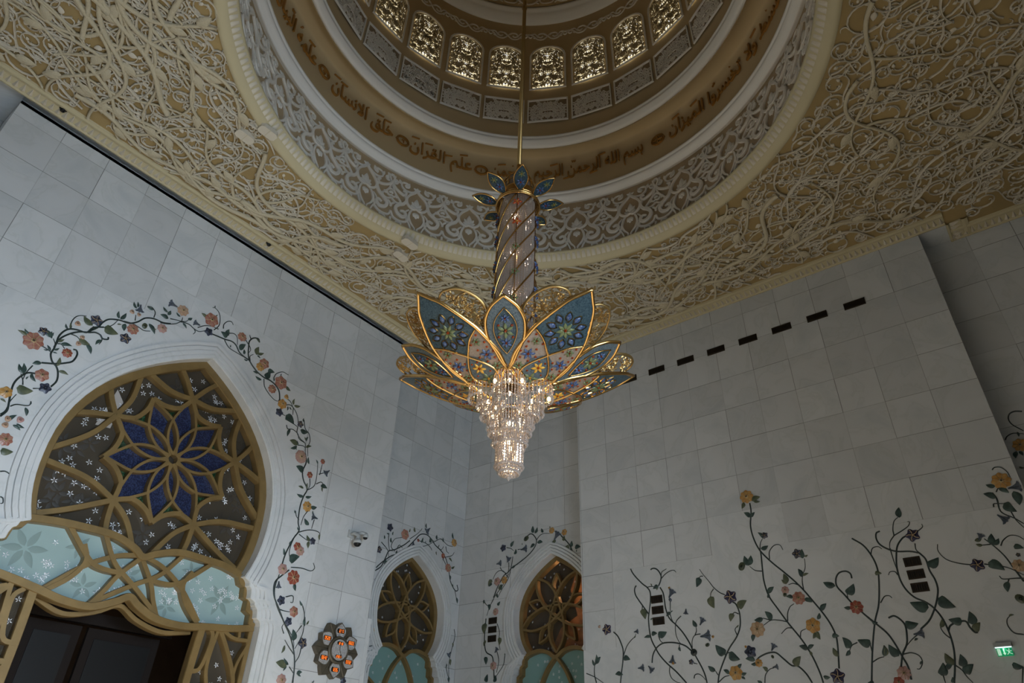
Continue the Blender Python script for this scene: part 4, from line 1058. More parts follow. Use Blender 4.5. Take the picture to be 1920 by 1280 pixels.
# rings at the head and the foot of the column
mb = MB()
for (r, z, w) in ((.222, 5.27, .018), (.212, 5.31, .014), (.232, 5.24, .010)): mb.tube([(HX + r * math.cos(a), HY + r * math.sin(a), z) for a in [2 * PI * k / 48 for k in range(48)]], w, 8, closed=True)
mb.build('crown_ring', 'gold', chand)
def strands(name, rad, ztop, zbot, spacing, mat_='beads', bead=.0055, step=.020, inner=0, drop=False, parent=chand):
    """Closely hung bead strands; rad, ztop and zbot may vary with the angle (radians from the front)."""
    mb = MB(); f = lambda v, a: v(a) if callable(v) else v
    n = int(2 * PI * f(rad, .6) * 1.12 / spacing)
    for i in range(n):
        a = 2 * PI * i / n; r = f(rad, a); x = HX + r * math.cos(a + math.radians(AZ0)); y = HY + r * math.sin(a + math.radians(AZ0)); z1, z0 = f(ztop, a), f(zbot, a)
        k = max(3, int((z1 - z0) / step)); V = []; c = 4; ph = i * .7
        for j in range(2 * k + 1):
            z = z1 + (z0 - z1) * j / (2 * k); rr = bead * (1.0 if j % 2 else .35)
            for q in range(c): aa = ph + q * PI / 2; V.append((x + rr * math.cos(aa), y + rr * math.sin(aa), z))
        mb.add(V, [(j * c + q, j * c + (q + 1) % c, (j + 1) * c + (q + 1) % c, (j + 1) * c + q) for j in range(2 * k) for q in range(c)], 0, False)
        if drop:
            s = bead * 2.1; zz = z0 - s; V = [(x, y, zz + s * 1.2), (x, y, zz - s * 1.3)] + [(x + s * math.cos(q * PI / 3), y + s * math.sin(q * PI / 3), zz) for q in range(6)]
            mb.add(V, [(0, 2 + q, 2 + (q + 1) % 6) for q in range(6)] + [(1, 2 + (q + 1) % 6, 2 + q) for q in range(6)], 0)
    return mb.build(name, mat_, parent)
strands('column_crystals', .190, 5.26, 3.02, .0165, bead=.0060, step=.027)
strands('column_inner_crystals', .150, 5.24, 3.02, .016, bead=.006, step=.03)
mb = MB()   # reflecting tube at the heart of the column
mb.lathe([(.09, 3.0), (.09, 5.25)], (HX, HY, 0), 20); mb.build('column_core', 'goldsoft', chand)
# gold helices
for k in range(8):
    mb = MB(); P = []
    for i in range(61):
        t = i / 60; z = 5.25 - 2.2 * t; a = math.radians(AZ0) + 2 * PI * k / 8 - t * 2 * PI * 1.02
        P.append((HX + .203 * math.cos(a), HY + .203 * math.sin(a), z))
    mb.tube(P, .0085, 6); mb.build('helical_band', 'gold', chand)
mb = MB()
for a in range(5):
    aa = math.radians(AZ0 + 3 + 72 * a); mb.tube([(HX + .2 * math.cos(aa), HY + .2 * math.sin(aa), 5.25), (HX + .2 * math.cos(aa), HY + .2 * math.sin(aa), 3.05)], .005, 6)
mb.build('column_rods', 'gold', chand)
def jf(p, c, r, T, n, mi, mc, **k):
    mb = MB(); jewel_flower(mb, c, r, T, n, mi, mc, **k); return mb.build('jewel_flower', JM, p)
def stud(p, c, r, T):
    mb = MB(); mb.disc(c, r, .012, T, 2, 8, .004, rings=2); mb.build('red_stud', JM, p)
def jewel_flower(mb, c, r, T, n, mi, mc, h=.016, ph=0.0, w=.24, base=0.004):
    for k in range(n):
        a = ph + 2 * PI * k / n; mb.leaf((c[0] + .16 * r * math.cos(a), c[1] + .16 * r * math.sin(a)), (c[0] + r * math.cos(a), c[1] + r * math.sin(a)), w, h, T, mi, base, 4)
    mb.disc(c, r * .20, h * 1.1, T, mc, 8, base, rings=2)
JM = ['j_blue', 'j_green', 'j_red', 'j_amber', 'gold']
def Tcol(az, z0):
    aa = math.radians(AZ0 + az); 
    return lambda s, v, d: (HX + (.205 + d) * math.cos(aa + s / .205), HY + (.205 + d) * math.sin(aa + s / .205), z0 + v)
for az in (3, 75, 147, -69, -141, 95, -88):
    for k, z in enumerate((5.12, 4.84, 4.50, 4.18, 3.86, 3.56)):
        if abs(az) not in (3,): mi = 0; z = z - .12
        else: mi = 2 if k < 2 else 1
        mb = MB(); jewel_flower(mb, (0, 0), .050 if mi == 2 else .042, Tcol(az, z), 5, mi, 2 if mi != 2 else 3, .024); mb.build('column_flower', JM, chand)
# ---- petals
def petal_frame(az, r0, z0, r1, z1, sag=.035):
    aa = math.radians(AZ0 + az); rad = np.array([math.cos(aa), math.sin(aa), 0]); tan = np.array([-math.sin(aa), math.cos(aa), 0])
    L = H3 + rad * r0 + np.array([0, 0, z0]); Tp = H3 + rad * r1 + np.array([0, 0, z1]); ax = Tp - L; ln = np.linalg.norm(ax); ax /= ln; nrm = np.cross(ax, tan)
    if nrm[2] > 0: nrm = -nrm
    def T(u, v, d): return tuple(L + ax * u + tan * v + nrm * (d + sag * math.sin(PI * max(0, min(1, u / ln))) - .25 * v * v))
    return T, ln, tuple(L)
def outl(K, n=5):
    R_ = cr(K, n); return [tuple(p) for p in R_] + [(p[0], -p[1]) for p in R_[::-1]][1:-1]
def panel(mb, P, T, d, th=.006, mi=0):
    """Thin plate with two faces, cut into strips so that it follows the bowed petal."""
    us = sorted(set(round(p[0], 4) for p in P)); mb.poly(P, d, T, mi, sides=th); mb.poly(P, d - th, T, mi)
LK = [(0, 0), (.06, .10), (.146, .217), (.19, .234), (.30, .262), (.42, .262), (.58, .247), (.70, .212), (.82, .165), (.92, .118), (.985, .065), (1.066, 0)]
SK = [(.0, 0), (.10, .055), (.19, .092), (.30, .142), (.40, .160), (.50, .155), (.60, .11), (.66, .05), (.70, 0)]
def half(K): return [tuple(p) for p in cr(K, 4)]
first = {}
def vat(K, u):
    P = half(K)
    for a, b in zip(P[:-1], P[1:]):
        if a[0] <= u <= b[0] and b[0] > a[0]: return a[1] + (b[1] - a[1]) * (u - a[0]) / (b[0] - a[0])
    return 0
def make_large(az):
    T, ln, L = petal_frame(az, .196, 2.94, 1.183, 3.343)
    p = empty('large_petal', L); p.parent = chand; p.location = Vector(L) - chand.location; p['label'] = 'broad blue and cream enamelled petal in a gold rim'
    def B(mb, n, m): return mb.build(n, m, p)
    O = outl(LK, 4)
    mb = MB()
    # built as a strip mesh so it follows the bowl shape
    H_ = half(LK); m = 8
    def strip(mb, H_, d, ucut0=None, scale=1.0, mi=0):
        V = []; F = []
        for (u, v) in H_:
            for j in range(-m, m + 1): V.append(T(u, v * scale * j / m, d))
        w = 2 * m + 1
        for i in range(len(H_) - 1):
            for j in range(w - 1): F.append((i * w + j, i * w + j + 1, (i + 1) * w + j + 1, (i + 1) * w + j))
        mb.add(V, F, mi, True)
    strip(mb, H_, 0); B(mb, 'cream_panel', 'ch_cream')
    # blue upper field between the two crossing arcs and the tip
    def arc(s): return cr([(.585, -s * .245), (.52, -s * .13), (.43, -s * .04), (.385, 0)], 4)
    mb = MB(); left = [tuple(q) for q in arc(1)]; V = []; F = []
    us = [.385 + (1.05 - .385) * i / 22 for i in range(23)]
    for u in us:
        # inner limit: v range is whole width above .585, below it between the arcs
        vmax = vat(LK, u) * .97
        if u < .585:
            for a, b in zip(left[:-1], left[1:]):
                if b[0] <= u <= a[0]: vmax = abs(a[1] + (b[1] - a[1]) * (u - a[0]) / (b[0] - a[0] - 1e-9)); break
        for j in range(-6, 7): V.append(T(u, vmax * j / 6, .004))
    for i in range(len(us) - 1):
        for j in range(12): F.append((i * 13 + j, i * 13 + j + 1, (i + 1) * 13 + j + 1, (i + 1) * 13 + j))
    mb.add(V, F, 0, True); B(mb, 'blue_panel', 'ch_blue')
    mb = MB(); V = []; F = []; us = [.02 + .36 * i / 12 for i in range(13)]
    for u in us:
        vm = min(vat(LK, u) * .95, .125 * math.sin(PI * min(1, (.385 - u) / .36) ** .8) + .002)
        for j in range(-3, 4): V.append(T(u, vm * j / 3, .004))
    for i in range(12):
        for j in range(6): F.append((i * 7 + j, i * 7 + j + 1, (i + 1) * 7 + j + 1, (i + 1) * 7 + j))
    mb.add(V, F, 0, True); B(mb, 'lower_panel', 'ch_greyblue')
    mb = MB(); mb.ribbon(O, .016, .020, T, 'round', closed=True, raw=True, base=-.004)
    mb.ribbon([(q[0], q[1]) for q in O], .010, -.02, T, 'round', closed=True, raw=True)
    for s in (1, -1):
        mb.ribbon([(.585, s * .245), (.52, s * .13), (.43, s * .04), (.385, 0), (.27, -s * .085), (.16, -s * .125), (.055, -s * .09)], .0085, .014, T, 'round', base=.004, n=5)
    B(mb, 'gold_rim', 'gold')
    mb = MB(); c = (.66, 0)
    for k in range(10):
        a = 2 * PI * k / 10 + .3; mb.leaf((c[0] + .100 * math.cos(a), c[1] + .100 * math.sin(a)), (c[0] + .165 * math.cos(a), c[1] + .165 * math.sin(a)), .34, .018, T, 0, .005, 5)
        P = [(c[0] + rr_ * math.cos(a + da), c[1] + rr_ * math.sin(a + da)) for rr_, da in ((.082, 0), (.13, .24), (.18, 0), (.13, -.24), (.082, 0))]
        mb.ribbon(P, .003, .010, T, 'ridge', 4, base=.005, n=3)
    mb.build('drop_jewels', JM, p); jf(p, c, .078, T, 8, 1, 2, ph=.2); mb = MB()
    for s in (1, -1):
        jf(p, (.33, s * .16), .062, T, 6, 0, 2); jf(p, (.475, s * .165), .042, T, 6, 1, 2); jf(p, (.19, s * .165), .046, T, 6, 1, 2)
        for q in ((.39, .21), (.40, .12), (.27, .20), (.265, .12), (.33, .23), (.33, .085), (.53, .20), (.44, .22), (.14, .16), (.23, .215), (.47, .10), (.12, .19)): stud(p, (q[0], s * q[1]), .0115, T)
    jf(p, (.235, 0), .062, T, 6, 3, 2); jf(p, (.105, 0), .070, T, 5, 1, 3)
    for q in ((.30, .03), (.30, -.03), (.17, .07), (.17, -.07)): stud(p, q, .010, T)
    # back face, seen from above
    return p
def make_small(az):
    T, ln, L = petal_frame(az, .365, 2.975, 1.022, 3.284, .02)
    p = empty('small_petal', L); p.parent = chand; p.location = Vector(L) - chand.location; p['label'] = 'narrow grey-blue enamelled petal with a gold rim'
    H_ = half(SK); mb = MB(); V = []; F = []
    for (u, v) in H_:
        for j in range(-5, 6): V.append(T(u, v * j / 5, 0))
    for i in range(len(H_) - 1):
        for j in range(10): F.append((i * 11 + j, i * 11 + j + 1, (i + 1) * 11 + j + 1, (i + 1) * 11 + j))
    mb.add(V, F, 0, True); mb.build('blue_panel', 'ch_greyblue', p)
    mb = MB(); O = outl(SK, 4); mb.ribbon(O, .015, .018, T, 'round', closed=True, raw=True, base=-.004); mb.ribbon(O, .010, -.018, T, 'round', closed=True, raw=True)
    I_ = outl([(.17, 0), (.27, .06), (.39, .095), (.50, .075), (.60, 0)], 4); mb.ribbon(I_, .004, .012, T, 'round', closed=True, raw=True, base=.003)
    mb.build('gold_rim', 'gold', p)
    mb = MB(); mb.poly([tuple(q) for q in I_], .003, T); mb.build('inner_panel', 'ch_blue', p)
    mb = MB(); jf(p, (.39, 0), .075, T, 6, 1, 2); jf(p, (.50, 0), .042, T, 6, 0, 2); jf(p, (.275, 0), .050, T, 6, 0, 2)
    for q in ((.44, .055), (.44, -.055), (.33, .058), (.33, -.058)): stud(p, q, .012, T)
    return p
def make_filigree(az, seed):
    T, ln, L = petal_frame(az, .196, 2.94, 1.183, 3.343); r = random.Random(seed)
    p = empty('filigree_wing', L); p.parent = chand; p.location = Vector(L) - chand.location; p['label'] = 'openwork gold filigree wings spreading behind a broad petal'
    for s in (1, -1):
        mb = MB(); rim = [(.93, .10), (.97, .17), (.95, .27), (.87, .34), (.74, .385), (.60, .375), (.47, .35), (.36, .33), (.25, .26)]
        T2 = lambda u, v, d: T(u, s * v, d - .035 - max(0, v - .25) * .25)
        mb.ribbon(rim, .010, .016, T2, 'round', n=5); Pq = [tuple(q) for q in cr(rim, 4)] + [(.25, .22), (.40, .245), (.58, .235), (.75, .185), (.88, .12)]
        n = 0; tr = 0
        while n < 44 and tr < 3000:
            tr += 1; x, y = r.uniform(.25, .95), r.uniform(.13, .38); r0 = r.uniform(.018, .040); a = r.uniform(0, 6.28); sg = r.choice((-1, 1))
            P = [(x + r0 * (1 - .7 * t / 9) * math.cos(a + sg * t * .62), y + r0 * (1 - .7 * t / 9) * math.sin(a + sg * t * .62)) for t in range(10)]
            if not all(inpoly(q, Pq) for q in P[:5]): continue
            mb.ribbon(P, .0042, .008, T2, 'ridge', raw=True); mb.leaf(P[0], (P[0][0] + .03 * math.cos(a + 1), P[0][1] + .03 * math.sin(a + 1)), .3, .008, T2, n=3); n += 1
        for k in range(5):
            u = .35 + .12 * k; mb.ribbon([(u, .20), (u + .05, .28), (u + .02, vatw(u))], .005, .009, T2, 'ridge', n=5)
        mb.build('filigree', 'goldsoft', p)
    return p
def vatw(u): return .33 + .04 * math.sin((u - .3) * 4)
for k in range(5):
    make_filigree(36 + 72 * k, k); make_large(36 + 72 * k); make_small(72 * k)
# crown petals
CK = [(0, 0), (.05, .045), (.12, .072), (.18, .070), (.24, .045), (.30, 0)]
for k in range(8):
    T, ln, L = petal_frame(45 * k + 9.2, .205, 5.285, .497, 5.368, .0)
    p = empty('crown_petal', L); p.parent = chand; p.location = Vector(L) - chand.location
    H_ = half(CK); mb = MB(); V = []; F = []
    for (u, v) in H_:
        for j in range(-3, 4): V.append(T(u, v * j / 3, 0))
    for i in range(len(H_) - 1):
        for j in range(6): F.append((i * 7 + j, i * 7 + j + 1, (i + 1) * 7 + j + 1, (i + 1) * 7 + j))
    mb.add(V, F, 0, True); mb.build('blue_panel', 'ch_blue', p)
    mb = MB(); O = outl(CK, 4); mb.ribbon(O, .008, .012, T, 'round', closed=True, raw=True, base=-.003); mb.ribbon(O, .008, -.012, T, 'round', closed=True, raw=True); mb.build('gold_rim', 'gold', p)
    jf(p, (.10, 0), .050, T, 6, 0, 2, h=.010); jf(p, (.195, 0), .040, T, 6, 1, 3, h=.010)
# base plate and crystal tiers: five-pointed, one lobe under each narrow petal
star = lambda r, d: (lambda a: r * (1 - d * (1 - abs(math.cos(2.5 * a)) ** .8)))
zt = lambda a: 2.945 + .05 * abs(math.cos(2.5 * a))
mb = MB(); P = [star(.385, .46)(2 * PI * i / 60) for i in range(60)]
mb.tube([(HX + P[i] * math.cos(2 * PI * i / 60 + math.radians(AZ0)), HY + P[i] * math.sin(2 * PI * i / 60 + math.radians(AZ0)), zt(2 * PI * i / 60)) for i in range(60)], .010, 6, closed=True)
mb.build('base_ring', 'gold', chand)
for nm, r, d, z1, z0, sp in (('crystal_tier', .378, .40, zt, 2.865, .0175), ('crystal_tier', .30, .40, zt, 2.80, .018), ('crystal_tier', .262, .34, 2.90, 2.70, .0165), ('crystal_tier', .20, .34, 2.80, 2.60, .016),
                             ('crystal_tier', .185, .28, 2.74, 2.55, .0160), ('crystal_tier', .150, .22, 2.62, 2.46, .0155), ('crystal_tier', .116, .0, 2.56, 2.27, .0150), ('crystal_tier', .085, .0, 2.50, 2.22, .014)):
    strands(nm, star(r, d), z1, z0, sp * 1.2, bead=.0072, step=.024, drop=True)
mb = MB()
for (r, z, n) in ((.098, 2.235, 26), (.075, 2.215, 20), (.052, 2.195, 14), (.028, 2.18, 8), (0.001, 2.165, 1)):
    for i in range(n):
        a = 2 * PI * i / n; x, y = HX + r * math.cos(a), HY + r * math.sin(a); s = .014 if n > 1 else .024
        V = [(x, y, z + s), (x, y, z - s * 1.25)] + [(x + s * math.cos(q * PI / 3), y + s * math.sin(q * PI / 3), z) for q in range(6)]
        mb.add(V, [(0, 2 + q, 2 + (q + 1) % 6) for q in range(6)] + [(1, 2 + (q + 1) % 6, 2 + q) for q in range(6)], 0)
mb.build('crystal_finial', 'beads', chand)
# bulbs and their light
bl = [(.33, 2.90, 20), (.33, 2.90, 92), (.33, 2.9, -20), (.20, 2.84, 0), (.20, 2.84, 72), (.20, 2.84, -72), (.12, 2.60, 0), (.12, 2.60, 120), (.12, 2.60, 240), (.07, 2.30, 45), (.07, 2.30, -60), (.27, 2.93, 0), (.27, 2.93, 72), (.27, 2.93, 144), (.27, 2.93, 216), (.27, 2.93, 288), (.15, 2.72, 36), (.15, 2.72, 156), (.15, 2.72, 276), (.06, 2.45, 0), (.06, 2.45, 180), (.06, 2.35, 90)]
for r, z, a in bl:
    aa = math.radians(AZ0 + a); x, y = HX + r * math.cos(aa), HY + r * math.sin(aa)
    mb = MB(); mb.lathe([(.001, .022), (.012, .016), (.015, 0), (.011, -.015), (.001, -.02)], (x, y, z), 8); mb.build('bulb', 'bulb', chand)
for a in (0, 72, 144, 216, 288):
    aa = math.radians(AZ0 + a); point('petal_lamp', (HX + .24 * math.cos(aa), HY + .24 * math.sin(aa), 3.10), 0.9, (1, .70, .40), .02)
for r, z, p_ in ((.12, 2.82, 1.1), (.0, 2.66, 1.2), (.0, 2.42, .7)): point('crystal_lamp', (HX + r, HY, z), p_, (1, .74, .46), .02)
for z in (3.5, 4.0, 4.5, 5.0): point('column_lamp', (HX - .10, HY - .08, z), .6, (1, .80, .62), .015)
